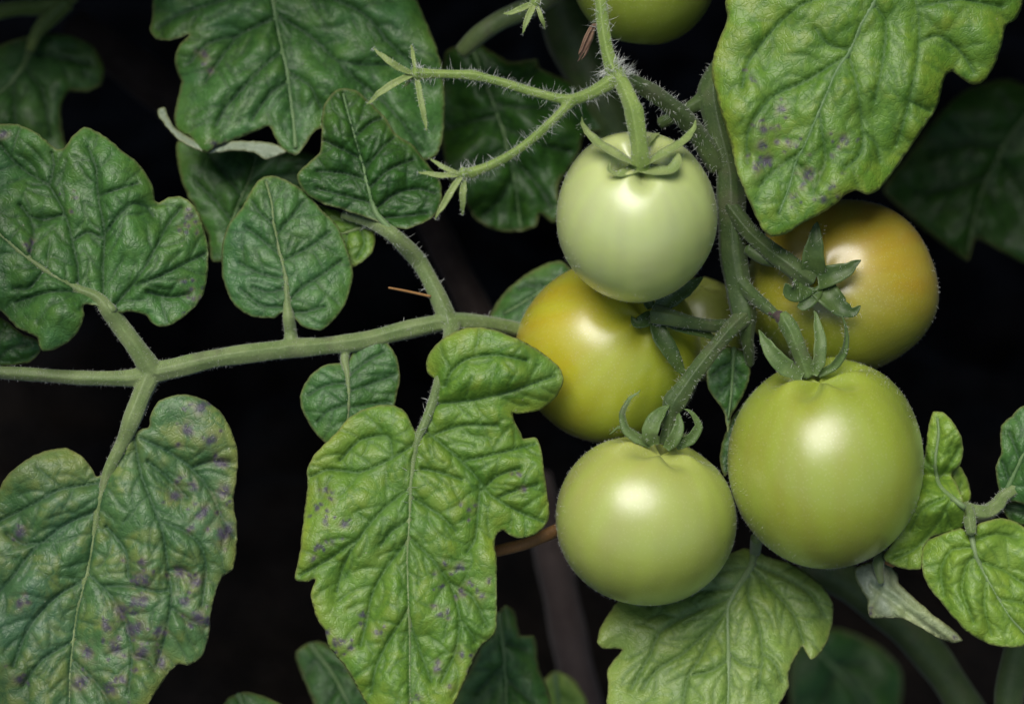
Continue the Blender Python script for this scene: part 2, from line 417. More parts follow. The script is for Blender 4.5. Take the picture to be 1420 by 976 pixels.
    uvz = np.stack([vv[:, 0], -vv[:, 1], z], 1)
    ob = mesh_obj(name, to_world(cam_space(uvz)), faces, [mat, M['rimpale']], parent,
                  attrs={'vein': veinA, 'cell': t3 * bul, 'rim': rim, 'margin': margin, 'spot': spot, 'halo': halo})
    md = ob.modifiers.new('thickness', 'SOLIDIFY'); md.thickness = thick * S; md.offset = -1
    md.material_offset_rim = 1
    L = Leaf(); L.obj = ob
    L.base = lambda u, v: float(base([(u, -v)])[0])
    if len(mid) and midr:
        mp = catmull(mid, 7.0)
        tt = np.linspace(0, 1, len(mp))
        # keep the rib inside the blade's outline
        ok = inside(mp * [1, -1], o2) | (tt < 0.06)
        mp = mp[ok]; tt = tt[ok]
        rr = midr[0] + (midr[1] - midr[0]) * tt
        bz = base(mp * [1, -1])
        tube('midrib', [(a[0], a[1], b_ - 0.55 * r_, r_) for a, b_, r_ in zip(mp, bz, rr)], midmat or M['midrib'], ob, sides=8, resample=False)
    return L

def sweep(ctrl, sides=12, step=5.0, resample=True, ridges=0.0, seed=0, cap=True):
    """ctrl rows: across, down, depth, radius -> verts (view space units), faces, path"""
    c = np.asarray(ctrl, float)
    if resample: c = catmull(c, step)
    path = cam_space(c[:, :3]); rad = c[:, 3] * (D - c[:, 2]) / D
    n = len(path)
    tg = np.gradient(path, axis=0); tg /= np.linalg.norm(tg, axis=1)[:, None] + 1e-9
    nrm = np.cross(tg[0], [0, 0, 1.0]);
    if np.linalg.norm(nrm) < 1e-3: nrm = np.cross(tg[0], [0, 1.0, 0])
    nrm /= np.linalg.norm(nrm)
    V = []; frames = []
    for i in range(n):
        nrm = nrm - tg[i] * (nrm @ tg[i]); nrm /= np.linalg.norm(nrm)
        bi = np.cross(tg[i], nrm); frames.append((nrm.copy(), bi))
        for k in range(sides):
            a = 2 * math.pi * k / sides
            r = rad[i] * (1 + ridges * math.cos(5 * a + 0.02 * i) + 0.04 * math.sin(i * 0.31 + seed))
            V.append(path[i] + r * (math.cos(a) * nrm + math.sin(a) * bi))
    F = []
    for i in range(n - 1):
        for k in range(sides):
            k2 = (k + 1) % sides
            F.append((i * sides + k, i * sides + k2, (i + 1) * sides + k2, (i + 1) * sides + k))
    if cap:
        for e, idx in ((0, 0), (1, n - 1)):
            V.append(path[idx] + (tg[idx] * rad[idx] * 0.5 * (1 if e else -1))); ci = len(V) - 1
            for k in range(sides):
                k2 = (k + 1) % sides
                F.append((idx * sides + k, idx * sides + k2, ci) if e else (idx * sides + k2, idx * sides + k, ci))
    return np.array(V), F, path, rad, frames, tg
def tube(name, ctrl, mat, parent, sides=12, step=5.0, resample=True, ridges=0.0, seed=0):
    V, F, *_ = sweep(ctrl, sides, step, resample, ridges, seed)
    return mesh_obj(name, to_world(V), F, mat, parent)
def stem_union(name, ctrls, mat, parent, voxel=1.6, smooth=3, ridges=0.11):
    VV = []; FF = []; off = 0
    for j, c in enumerate(ctrls):
        V, F, *_ = sweep(c, 14, 4.0, True, ridges, j)
        VV.append(V); FF += [tuple(i + off for i in f) for f in F]; off += len(V)
    ob = mesh_obj(name, to_world(np.concatenate(VV)), FF, mat, parent)
    r = ob.modifiers.new('blend', 'REMESH'); r.mode = 'VOXEL'; r.voxel_size = voxel * S; r.use_smooth_shade = True
    s = ob.modifiers.new('soften', 'SMOOTH'); s.iterations = smooth; s.factor = 0.5
    return ob
def hair_mesh(name, base, direc, length, rad, parent, mat=None, seed=0):
    """base, direc: Nx3 in view space units; each hair a bent three-sided needle"""
    r = np.random.default_rng(seed); n = len(base)
    direc = direc / (np.linalg.norm(direc, axis=1)[:, None] + 1e-9)
    a = np.cross(direc, r.normal(size=(n, 3))); a /= np.linalg.norm(a, axis=1)[:, None] + 1e-9
    b = np.cross(direc, a)
    length = np.broadcast_to(length, (n,))
    bend = a * (length * r.uniform(-0.22, 0.22, n))[:, None]
    V = np.empty((n, 7, 3))
    for k in range(3):
        w = (math.cos(2.094 * k) * a + math.sin(2.094 * k) * b) * rad
        V[:, k] = base + w - direc * 0.5
        V[:, 3 + k] = base + direc * (length * 0.55)[:, None] + bend * 0.35 + w * 0.65
    V[:, 6] = base + direc * length[:, None] + bend
    F = []
    for i in range(n):
        o = i * 7
        for k in range(3):
            k2 = (k + 1) % 3
            F.append((o + k, o + k2, o + 3 + k2, o + 3 + k)); F.append((o + 3 + k, o + 3 + k2, o + 6))
    return tag(mesh_obj(name, to_world(V.reshape(-1, 3)), F, mat or M['hair'], parent), kind='stuff')
def stem_hairs(ctrls, dens, lmin, lmax, parent, rad=0.32, seed=0, lean=0.5, name='hairs'):
    r = np.random.default_rng(seed); B = []; Dd = []; Ln = []
    for c in ctrls:
        _, _, path, rd, fr, tg = sweep(c, 3, 3.0)
        seg = np.linalg.norm(np.diff(path, axis=0), axis=1).sum(); n = int(seg * dens)
        for _ in range(n):
            i = r.integers(0, len(path)); a = r.uniform(0, 6.283)
            d = math.cos(a) * fr[i][0] + math.sin(a) * fr[i][1]
            B.append(path[i] + d * rd[i] * 0.97); Dd.append(d + lean * r.normal(size=3) * 0.6 + tg[i] * r.uniform(-.3, .3)); Ln.append(r.uniform(lmin, lmax) * r.uniform(0.5, 1))
    return hair_mesh(name, np.array(B), np.array(Dd), np.array(Ln), rad, parent, seed=seed)

def sepal(ctrl, width, mat, parent, face=(0, 0.2, 1), cup=0.25, thick=1.4, name='sepal', tip=0.35, base_w=0.6, hairs=0.9):
    """pointed, slightly channelled bract along ctrl (across, down, depth)"""
    c = catmull(np.asarray(ctrl, float), 4.0); p = cam_space(c); n = len(p)
    tg = np.gradient(p, axis=0); tg /= np.linalg.norm(tg, axis=1)[:, None] + 1e-9
    f = np.array(face, float); NS = 7
    V = []; F = []
    sd = int(abs(ctrl[0][0] * 7 + ctrl[-1][1] * 13)) % 97
    p = p + np.stack([perlin(np.arange(n) / 4.0, np.full(n, 0.3 + 5 * k_), sd) for k_ in range(3)], 1) * 2.2 * (np.arange(n) / n)[:, None]
    for i in range(n):
        t = i / (n - 1)
        w = width * (1 + 0.16 * float(perlin(i / 3.0, 0.4, sd + 3))) * 0.5 * (base_w + (1 - base_w) * math.sin(min(1, t / tip) * math.pi / 2)) if t < tip else width * 0.5 * (math.cos((t - tip) / (1 - tip) * math.pi / 2) ** 0.8 * 0.97 + 0.03)
        side = np.cross(tg[i], f); side /= np.linalg.norm(side) + 1e-9
        nn = np.cross(side, tg[i])
        for lay in (1, -1):
            for j in range(NS):
                s = -1 + 2 * j / (NS - 1)
                V.append(p[i] + side * w * s + nn * (cup * w * s * s + lay * thick * 0.5 * (1 - 0.85 * s * s) * (0.4 + 0.6 * w / (width * 0.5))
                         - lay * 0.35 * thick * math.exp(-(s * 4) ** 2) * (1 if lay > 0 else -1)))
    R = NS * 2
    for i in range(n - 1):
        for j in range(NS - 1):
            a = i * R + j; b = (i + 1) * R + j
            F.append((a, a + 1, b + 1, b)); a += NS; b += NS; F.append((a + 1, a, b, b + 1))
        a = i * R; b = (i + 1) * R
        F.append((a, b, b + NS, a + NS)); a += NS - 1; b += NS - 1; F.append((b, a, a + NS, b + NS))
    for i in (0, n - 1):
        o = i * R; F.append(tuple([o + j for j in range(NS)] + [o + NS + j for j in reversed(range(NS))]))
    ob = mesh_obj(name, to_world(V), F, mat, parent)
    if hairs:
        q = c[2:-1]
        if len(q) > 3: stem_hairs([[(a[0], a[1], a[2], width * 0.32) for a in q[::2]]], hairs, 2.5, 7, ob, rad=0.17, seed=sd)
    return ob

def fruit(center, half, axis, mat, parent, ripe_dir, ripe_off, ripe_gain, lobes=0.02, dimple=0.22, dw=0.33, seed=0, fuzz=2600, squash=0.93, nl=5):
    """tomato: lathe with dimple and faint lobes; half = half width/height in view"""
    ax = np.array(axis, float); ax /= np.linalg.norm(ax)
    t = np.cross(ax, [0.3, 0.1, 1.0]); t /= np.linalg.norm(t); b = np.cross(ax, t)
    NT, NP = 72, 112
    V = []
    r_ = np.random.default_rng(seed); ph0 = r_.uniform(0, 6.28)
    th = np.linspace(0, math.pi, NT + 1); ph = np.arange(NP) * 2 * math.pi / NP
    TH, PH = np.meshgrid(th, ph, indexing='ij')
    lob = lobes * (np.cos(nl * PH + ph0) + 0.6 * np.cos((nl - 2) * PH + 2 * ph0)) * np.sin(TH) ** 1.2 * (0.35 + 0.65 * (np.cos(TH) * 0.5 + 0.5) ** 0.8)
    R = 1 + lob
    hgt = np.cos(TH) * squash - dimple * np.exp(-(TH / dw) ** 2) * (1 + 0.75 * np.cos(nl * PH + ph0) * np.clip(TH / dw, 0, 1) + 0.25 * np.cos((nl - 2) * PH - ph0) * np.clip(TH / dw, 0, 1)) + 0.03 * np.exp(-((np.pi - TH) / 0.25) ** 2)
    rad = np.sin(TH) ** 0.94 * R
    X = rad[..., None] * (np.cos(PH)[..., None] * t + np.sin(PH)[..., None] * b) + hgt[..., None] * ax
    nd = X.reshape(-1, 3)
    # fit the silhouette to its measured half extents
    ext = np.abs(nd).max(0); mn = nd.min(0); mx = nd.max(0); cen = (mn + mx) / 2; hf = (mx - mn) / 2
    sc = np.array([half[0] / hf[0], half[1] / hf[1], 0.5 * (half[0] + half[1]) / hf[2]])
    pos = (nd - cen) * sc
    cc = cam_space([center])[0]; k = (D - center[2]) / D
    pos = pos * k + cc
    F = []
    for i in range(NT):
        for j in range(NP):
            j2 = (j + 1) % NP
            F.append((i * NP + j, (i + 1) * NP + j, (i + 1) * NP + j2, i * NP + j2))
    rd = np.array(ripe_dir, float); rd /= np.linalg.norm(rd)
    u = (pos - cc) / (0.5 * (half[0] + half[1]) * k)
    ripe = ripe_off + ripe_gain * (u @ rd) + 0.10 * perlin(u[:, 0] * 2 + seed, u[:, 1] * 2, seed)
    streak = np.clip(0.5 + 0.9 * perlin(PH.ravel() * 5, TH.ravel() * 1.2, seed + 4), 0, 1) * np.sin(TH.ravel())
    ob = mesh_obj('fruit', to_world(pos), F, mat, parent, attrs={'ripe': ripe, 'streak': streak})
    if fuzz:
        idx = r_.integers(NP * 4, len(pos) - NP * 4, fuzz)
        nrm = (pos[idx] - cc); nrm /= np.linalg.norm(nrm, axis=1)[:, None]
        tocam = nrm[:, 2]
        keep = np.abs(tocam) < 0.45
        hair_mesh('skin_fuzz', pos[idx][keep] , nrm[keep] + r_.normal(size=(keep.sum(), 3)) * 0.35, r_.uniform(1.5, 4.0, keep.sum()), 0.16, parent, seed=seed)
    return ob

# ================================================================== setting
def ground():
    t = np.sinh(np.linspace(-1, 1, 221) * 5.2) / np.sinh(5.2) * 14.0
    X, Y = np.meshgrid(t, t + 0.45, indexing='ij')
    near = np.exp(-(X ** 2 + (Y - 0.45) ** 2) / 1.2)
    Z = near * (0.022 * perlin(X / 0.11, Y / 0.11, 1) + 0.012 * perlin(X / 0.045, Y / 0.045, 2) + 0.007 * perlin(X / 0.02, Y / 0.02, 3)) - 0.02
    n = len(t)
    V = np.stack([X.ravel(), Y.ravel(), Z.ravel()], 1)
    F = [(i * n + j, (i + 1) * n + j, (i + 1) * n + j + 1, i * n + j + 1) for i in range(n - 1) for j in range(n - 1)]
    o = mesh_obj('ground', V, F, M['soil']); tag(o, kind='structure')
ground()

# leaf mass added out of view, above and beside, to shade the soil behind
def added_shade():
    r = np.random.default_rng(21)
    ol = [(0, 0), (18, 8), (42, 30), (70, 34), (74, 52), (66, 74), (92, 92), (96, 118), (78, 150), (84, 172), (60, 205), (34, 236), (8, 268)]
    poly = ol + [(-x * 0.94, y + 5) for x, y in reversed(ol[1:-1])]
    o2 = catmull(poly, 16, True); gx, gy = np.meshgrid(np.arange(-90, 95, 17), np.arange(8, 262, 17))
    q = np.stack([gx.ravel(), gy.ravel()], 1).astype(float); q = q[inside(q, o2)]; q = q[dist_to(q, o2) > 8]
    a = np.concatenate([o2, q]); res = delaunay_2d_cdt([Vector(p) for p in a], [], [list(range(len(o2)))], 1, 1e-4)
    vv = np.array([(p.x, p.y) for p in res[0]]); ff = [tuple(f) for f in res[2]]
    VV = []; FF = []; off = 0; placed = 0
    tries = 0
    while placed < 3500 and tries < 150000:
        tries += 1; far = placed >= 2300
        x, y, z = r.uniform(-1450, 1450), r.uniform(-450, 1550), r.uniform(-1050, 400)
        if far: x, y, z = r.uniform(-2100, 2100), r.uniform(700, 3000), r.uniform(-2700, -900)
        k = (D - z) / D
        if abs(x) < 710 * k + (330 if far else 190) and -900 < y < 488 * k + (330 if far else 185): continue
        if y > 480 and y < 690 + 0.75 * z: continue          # leaves the opening through which the daylight comes
        if y < 520 and (z > 380 or r.random() > 0.75): continue
        w = C0 + S * (x * AX + y * AU + z * AW)
        if w[2] < 0.06: continue
        s = r.uniform(0.7, 1.15) * (1.9 if far else 1.0); bendv = r.uniform(-0.0016, 0.0005); rollv = r.uniform(-0.002, 0.001)
        zz = bendv * vv[:, 1] ** 2 * 0.6 + rollv * vv[:, 0] ** 2 + 7 * perlin(vv[:, 0] / 40, vv[:, 1] / 40, placed % 50) - 0.10 * np.abs(vv[:, 0])
        loc = np.stack([vv[:, 0], vv[:, 1] - 130, zz], 1) * s
        # leaves face the sky and droop
        d = Vector((r.normal() * 0.5, r.normal() * 0.5 + 0.45, 0.75 + r.random() * 0.6)).normalized()
        R = np.array(Vector(d).to_track_quat('Z', 'Y').to_matrix() @ Matrix.Rotation(r.uniform(0, 6.28), 3, 'Z'))
        VV.append(loc @ R.T + [x, y, z]); FF += [tuple(i + off for i in f) for f in ff]; off += len(vv); placed += 1
    o = mesh_obj('added_shade_foliage', to_world(np.concatenate(VV)), FF, M['leaf_dark'])
    tag(o, 'dense dark tomato foliage added out of view to shade the background', 'foliage', kind='stuff')
added_shade()

# ================================================================== the compound leaf on the left
cl = empty('tomato_leaf', (715, 460, -150), 'large compound tomato leaf with thick pale stalk crossing the left half', 'leaf')

o1 = [(0,172),(16,172),(29,174),(50,184),(66,197),(77,206),(86,207),(93,201),(100,189),(117,177),(133,182),(151,193),(169,209),(187,222),(199,236),(208,249),(214,265),(215,278),(221,281),(233,274),(251,273),(265,281),(276,297),(282,315),(288,337),(289,369),(285,398),(276,419),(258,437),(237,451),(221,453),(208,446),(204,439),(194,435),(179,432),(169,434),(150,432),(133,424),(117,423),(117,437),(111,455),(97,473),(75,485),(59,487),(54,480),(52,469),(39,462),(22,453),(7,437),(-6,426),(-60,395),(-115,330),(-130,250),(-80,190),(-30,172)]
m1 = [(158,432),(142,416),(108,401),(72,381),(36,356),(0,326),(-60,280),(-110,240)]
s1 = [[(108,398),(108,372),(100,333),(90,297),(68,258),(39,240),(18,222),(0,200)],
      [(143,414),(143,365),(145,322),(136,272),(133,232),(122,204)],
      [(146,324),(161,304),(183,283),(201,286),(213,300)], [(158,425),(178,402),(200,372),(218,340),(232,312),(252,288)],
      [(188,396),(222,383),(258,365),(284,352)], [(40,360),(47,325),(40,300),(28,285)], [(112,404),(68,405),(22,419)],
      [(90,297),(60,305),(40,300)],[(100,335),(122,322),(140,330)],[(68,258),(75,230),(72,212)],[(136,272),(165,262),(190,255)],
      [(0,326),(-20,300),(-25,250)],[(205,405),(235,412),(262,408)],[(60,376),(40,400),(20,400)]]
L1 = blade('leaflet', o1, m1, s1, -5, M['leaf'], cl, midmat=M['stem'], g=(-0.05, -0.22), fold=0.05, wave=16, H1=11, H2=4.2, seed=3, midr=(6.5, 2.5), curl=8,
           spots=[(3,186,8),(40,345,4),(105,275,3),(262,300,5),(258,322,4),(265,402,4),(268,415,3)], extra=lambda u, v: 14*np.exp(-((u-195)**2+(v-385)**2)/500.0))

o2_ = [(412,446),(420,453),(430,457),(445,458),(459,448),(477,426),(486,401),(490,380),(482,347),(466,311),(445,290),(427,268),(405,254),(387,246),(373,244),(360,249),(348,265),(334,290),(319,308),(310,329),(307,354),(308,383),(316,408),(326,424),(344,437),(362,441),(380,441),(391,434),(402,436)]
m2 = [(402,448),(400,430),(397,388),(389,354),(380,311),(377,283),(369,252)]
s2 = [[(396,386),(362,380),(333,365)],[(390,356),(359,329),(340,315)],[(397,420),(420,398),(448,380),(472,362)],[(398,426),(362,423),(334,401)],[(392,362),(430,342),(457,322)],[(384,325),(405,300),(420,280)],[(400,432),(425,432),(450,425)],[(397,400),(372,405),(350,398)],[(380,312),(360,295),(350,280)]]
L2 = blade('leaflet', o2_, m2, s2, -55, M['leaf'], cl, midmat=M['stem'], g=(0.05, -0.25), fold=0.16, wave=9, H1=7, H2=3.2, seed=5, midr=(5, 1.5), curl=7)

o3 = [(186,600),(198,594),(206,592),(209,576),(219,557),(238,549),(260,547),(283,554),(306,571),(322,599),(330,631),(328,667),(324,694),(329,731),(328,768),(322,790),(308,800),(299,822),(293,850),(290,882),(279,912),(260,922),(247,921),(233,934),(219,955),(206,976),(180,1010),(120,1060),(60,1080),(0,1060),(-60,1000),(-90,900),(-60,800),(-22,715),(0,676),(9,660),(32,640),(59,626),(91,621),(112,631),(126,647),(134,660),(143,656),(158,632),(170,614)]
m3 = [(180,598),(169,615),(147,660),(135,713),(123,786),(107,850),(98,923),(96,976),(90,1040)]
s3 = [[(186,606),(196,658),(215,708),(226,740),(233,786),(238,832),(228,886),(215,930)],[(223,722),(256,736),(279,758),(286,790),(280,840)],
      [(196,608),(233,626),(265,649),(292,681),(306,713),(324,745)],[(123,796),(151,822),(174,864),(183,909),(178,960)],[(140,812),(183,813),(219,820),(236,818)],
      [(148,730),(174,763),(178,800)],[(134,708),(91,727),(46,763),(14,804),(-30,850)],[(140,669),(82,679),(46,699),(0,722)],[(66,750),(32,754),(9,740)],
      [(120,802),(78,827),(41,868),(18,923)],[(105,886),(59,914),(32,950)],[(102,915),(137,950),(160,990)],[(265,649),(290,640),(318,640)],[(232,790),(255,790),(268,800)],[(236,840),(262,860),(285,870)],[(205,640),(230,660),(260,690)],[(183,909),(205,915),(215,930)]]
sp3 = [(x*.4569, 530+y*.4569) for x, y in [(640,175),(570,145),(610,75),(670,245),(585,315),(530,345),(620,390),(605,405),(675,460),(690,450),(430,545),(440,600),(415,600),(405,670),(415,745),(480,755),(545,575),(595,605),(560,665),(605,715),(625,722),(350,805),(265,820),(370,900),(335,930),(60,900),(60,670),(490,850),(430,820),(245,910),(370,690),(320,740),(60,455),(430,665),(400,750),(680,330)]]
L3 = blade('leaflet', o3, m3, s3, 25, M['leaf_spot'], cl, midmat=M['stem'], g=(0.04, -0.12), fold=0.04, wave=14, H1=11, H2=4.0, cell=26, seed=8, midr=(7, 3), spots=sp3, spot_r=8, curl=7)
L3.obj['label'] = 'purple-spotted lower leaflet in the bottom left corner'

o4 = [(604,528),(593,517),(591,500),(601,481),(621,465),(648,454),(681,456),(719,470),(752,489),(777,511),(781,531),(769,553),(747,569),(719,574),(711,573),(714,585),(722,599),(726,608),(744,607),(752,632),(757,671),(762,709),(758,725),(741,742),(719,746),(706,742),(697,735),(686,747),(689,780),(689,824),(689,863),(686,879),(667,896),(653,923),(642,950),(629,976),(610,1010),(580,1040),(545,1020),(508,976),(494,950),(478,923),(456,896),(450,874),(439,857),(431,824),(437,803),(423,807),(409,802),(415,769),(419,736),(423,698),(427,671),(426,651),(437,629),(461,605),(483,580),(505,567),(530,561),(549,563),(563,572),(571,588),(578,600),(586,591),(596,566),(601,547)]
m4 = [(604,545),(596,572),(579,610),(571,660),(568,714),(565,769),(566,824),(568,879),(568,934),(570,1010)]
s4 = [[(604,560),(653,555),(703,544),(741,531),(769,522)],[(618,535),(626,515),(648,498),(686,492),(730,500)],[(588,595),(632,632),(664,665),(681,687),(719,709),(752,723)],
      [(640,640),(697,627),(741,616)],[(572,690),(610,714),(632,736)],[(666,667),(664,693),(659,747),(648,765)],[(568,745),(599,775),(626,813),(637,857),(632,901),(612,945)],
      [(622,806),(655,828),(676,868)],[(567,855),(582,901),(599,945)],[(575,616),(538,638),(500,654),(456,651),(432,660)],[(545,634),(538,605),(500,610),(472,638)],
      [(569,676),(533,704),(505,736),(478,780),(467,819)],[(567,747),(533,791),(516,824),(508,863),(500,895)],[(500,745),(456,775),(417,797)],[(566,846),(538,890),(522,923),(515,960)],
      [(595,605),(640,590),(690,590)],[(570,720),(545,735),(528,755)],[(690,690),(715,680),(745,672)],[(668,680),(690,660),(720,650)],[(585,650),(610,655),(640,665)],[(640,860),(655,880),(660,890)]]
sp4 = [(x*.549+390, 440+y*.549, r) for x, y, r in [(120,440,4),(90,480,5),(115,487,3),(160,522,5),(95,577,5),(130,565,3),(450,630,7),(400,680,3),(205,750,5),(240,795,4),(150,820,6),(175,832,5),(115,795,4),(455,850,4),(350,960,4),(400,888,3),(475,485,4),(600,395,3),(420,745,4),(495,690,4),(455,690,4),(460,700,3)]]
def ex4(u, v):
    lobe = np.clip((585 - v) / 60.0, 0, 1) * np.clip((u - 585) / 40.0, 0, 1)
    return 26 * lobe * lobe * (3 - 2 * lobe) + 10 * np.exp(-((v - 585) / 14.0) ** 2) * np.clip((u - 600) / 40, 0, 1)
L4 = blade('leaflet', o4, m4, s4, 40, M['leaf_bright'], cl, midmat=M['stem'], g=(-0.02, -0.16), fold=0.05, wave=13, H1=12, H2=4.2, cell=22, seed=12, midr=(6.5, 2.2), spots=sp4, extra=ex4, curl=7)
L4.obj['label'] = 'bright yellow-green lobed leaflet hanging left of the tomatoes'

o5 = [(472,503),(450,506),(431,520),(417,544),(419,569),(434,596),(450,613),(483,621),(516,605),(538,583),(549,555),(555,522),(550,495),(538,476),(519,465),(500,466),(490,476),(488,492),(481,500)]
L5 = blade('leaflet', o5, [(478,500),(482,522),(484,555),(481,588),(472,612)], [[(482,522),(510,500),(532,488)],[(484,543),(520,530),(547,520)],[(483,530),(450,535),(428,548)],[(484,560),(455,570),(440,585)],[(484,565),(515,560),(540,558)]],
           -35, M['leaf'], cl, midmat=M['stem'], g=(0.0, -0.2), fold=0.1, wave=8, H1=6, H2=2.5, seed=15, midr=(4, 1.2))

o6 = [(473,123),(492,125),(511,140),(534,163),(549,186),(572,201),(591,224),(610,250),(613,273),(606,296),(587,309),(568,317),(553,317),(541,315),(522,307),(496,298),(465,288),(443,281),(420,265),(412,243),(427,227),(443,212),(446,190),(446,163),(450,144),(460,131)]
m6 = [(541,318),(522,296),(511,262),(503,228),(492,190),(481,152),(476,130)]
L6 = blade('leaflet', o6, m6, [[(520,290),(550,268),(580,262),(602,268)],[(511,262),(540,235),(572,222)],[(505,236),(530,205),(545,192)],[(518,282),(480,272),(440,262)],[(508,250),(475,240),(440,238)],[(500,220),(470,205),(450,195)],[(492,190),(515,170),(528,165)],[(528,302),(560,300),(590,296)]],
           -75, M['leaf_dark'], cl, g=(0.05, -0.3), fold=0.12, wave=20, H1=13, H2=6.5, cell=19, crump=3.2, seed=18, midr=(4.5, 1.5), curl=8)
o6b = [(440,285),(480,297),(510,310),(521,327),(517,348),(502,364),(480,372),(455,345),(440,315)]
L6b = blade('leaflet', o6b, [(520,310),(495,318),(470,325),(448,320)], [[(500,315),(505,340),(495,358)],[(482,321),(478,345),(470,360)]], -100, M['leaf_bright'], cl, midmat=M['stem'], g=(0, -0.3), wave=6, H1=6, seed=19, midr=(3.5, 1.2))
o7b = [(-50,438),(0,440),(30,462),(52,472),(57,486),(40,503),(0,508),(-50,505)]
L7b = blade('leaflet', o7b, [(-10,512),(10,485),(35,478)], [], -45, M['leaf_dark'], cl, wave=6, H1=6, seed=22, midr=None)

rach = [(-60,512,-20,9.5),(0,516,-22,9.5),(60,520,-22,10),(120,524,-20,10.5),(185,524,-15,12.5),(212,517,-14,16),(245,510,-18,14.5),(300,497,-25,13.5),(400,484,-42,14),(440,481,-48,13),(500,474,-58,13),(560,459,-68,13),(622,447,-80,13),(680,449,-105,11),(740,462,-140,10)]
pet = [
    [(212,517,-14,16),(190,484,-4,14),(165,450,0,12.5),(150,430,L1.base(142,416)-4.6,12),(135,413,L1.base(135,413)-3.4,9),(108,401,L1.base(108,401)-2.5,6.5),(72,381,L1.base(72,381)-1.8,4.8),(40,359,L1.base(40,359)-1.3,3.5)],
    [(210,518,-14,15),(196,550,-6,14),(184,580,4,13),(172,610,L3.base(172,612)-4.0,10.5),(150,655,L3.base(150,655)-3.0,8),(135,713,L3.base(135,713)-2.3,6),(124,780,L3.base(124,780)-1.7,4.5),(112,830,L3.base(112,830)-1.3,3.5)],
    [(403,484,-45,13),(403,462,-48,9.5),(400,440,L2.base(400,440)-3.2,8.5),(398,420,L2.base(398,420)-1.9,5),(396,388,L2.base(396,388)-1.3,3.5),(389,354,L2.base(389,354)-0.9,2.5)],
    [(480,482,-58,8),(478,500,L5.base(478,500)-2.5,6.5),(482,520,L5.base(482,520)-1.5,4),(484,555,L5.base(484,555)-0.9,2.5)],
    [(622,446,-80,14),(604,405,-84,12),(580,362,-86,12),(545,326,L6.base(540,320)-4.2,11),(515,309,-92,9),(475,298,-98,6)],
    [(628,450,-76,12),(622,480,-40,9),(612,520,L4.base(604,545)-3.2,8.5),(602,552,L4.base(600,560)-2.9,7.5),(592,580,L4.base(592,580)-2.5,6.5),(579,610,L4.base(579,610)-2.3,6),(571,660,L4.base(571,660)-1.9,5),(568,714,L4.base(568,714)-1.5,4)],
]
rach = [(a, b, c, r * 0.98) for a, b, c, r in rach]
pet = [[(a, b, c, r * 0.98) for a, b, c, r in q] for q in pet]
stem_union('rachis', [rach] + pet, M['stem'], cl, ridges=0.07)
stem_hairs([rach] + pet, 2.6, 2.5, 6, cl, rad=0.16, seed=3)
stem_hairs([pet[5], pet[4], rach[11:14]], 0.16, 12, 22, cl, rad=0.34, seed=4, name='long_hairs')

# ================================================================== other leaves
def single(name, at, label, **k):
    return empty(name, at, label, 'leaf')
tl = empty('tomato_leaf', (378, -60, -170), 'broad dark green tomato leaf at the top left with torn lower edge', 'leaf')
o8 = [(211,0),(211,23),(208,42),(217,55),(238,56),(257,49),(263,48),(248,64),(242,83),(246,102),(251,114),(246,137),(241,163),(246,182),(264,191),(276,208),(289,212),(302,203),(325,195),(352,184),(373,176),(382,193),(393,209),(410,215),(424,201),(433,186),(446,178),(480,190),(540,215),(585,224),(606,214),(614,190),(617,150),(616,114),(611,83),(598,45),(579,0),(560,-60),(480,-120),(380,-140),(280,-100),(215,-40)]
m8 = [(370,-70),(378,0),(386,45),(397,95),(405,152),(408,178),(410,205)]
s8 = [[(383,20),(428,49),(465,83),(503,118),(534,144),(564,178),(585,210)],[(390,72),(363,95),(314,148),(300,175)],[(386,23),(333,49),(300,90),(285,115)],[(380,-30),(440,-10),(503,19),(541,61),(579,95),(600,120)],[(400,112),(375,130),(350,165)],[(376,-20),(310,0),(250,20),(220,40)],[(400,100),(430,120),(445,150)],[(465,83),(500,90),(540,90)],[(503,118),(510,150),(530,185)],[(333,49),(290,60),(260,90)]]
L8 = blade('leaf_blade', o8, m8, s8, -165, M['leaf'], tl, g=(0.05, -0.28), fold=0.14, wave=20, H1=13, H2=5, cell=28, seed=25, midr=(8, 3), spacing=4.2, spots=[(284,75,5),(300,205,3)])
o8u = [(219,152),(228,149),(234,163),(244,178),(268,193),(306,196),(352,196),(382,200),(397,210),(382,218),(367,221),(352,212),(325,209),(291,213),(272,207),(249,195),(232,178),(221,163)]
cu = empty('tomato_leaf', (300, 205, -122), 'grey-white curled leaf underside edge below the torn top left leaf', 'leaf')
m_under = leaf_mat('leaf_under_side', (0.24, 0.30, 0.20), (0.19, 0.25, 0.15), ya=0.1, vein=(0.26, 0.31, 0.21))
blade('leaf_blade', o8u, [(225,158),(260,194),(320,202),(385,209)], [], -132, m_under, cu, g=(0, -0.5), wave=9, H1=5, H2=4, cell=12, crump=3, seed=27, midr=None, spacing=3, thick=2.5)

lb = empty('tomato_leaf', (330, 370, -230), 'dim green leaf half hidden behind the small oval leaflet', 'leaf')
o7 = [(247,196),(300,190),(350,195),(400,205),(440,215),(460,240),(430,270),(390,300),(340,345),(312,362),(294,362),(288,330),(270,290),(255,260),(247,230)]
blade('leaf_blade', o7, [(320,365),(325,300),(345,250),(360,205)], [[(324,310),(300,280),(270,250)],[(335,270),(310,240),(290,215)],[(345,255),(380,245),(410,240)],[(330,290),(365,280),(390,280)]], -225, M['leaf'], lb, g=(0.0, -0.3), fold=0.1, wave=16, H1=10, H2=4, seed=29, midr=(5, 2), spacing=4.2)

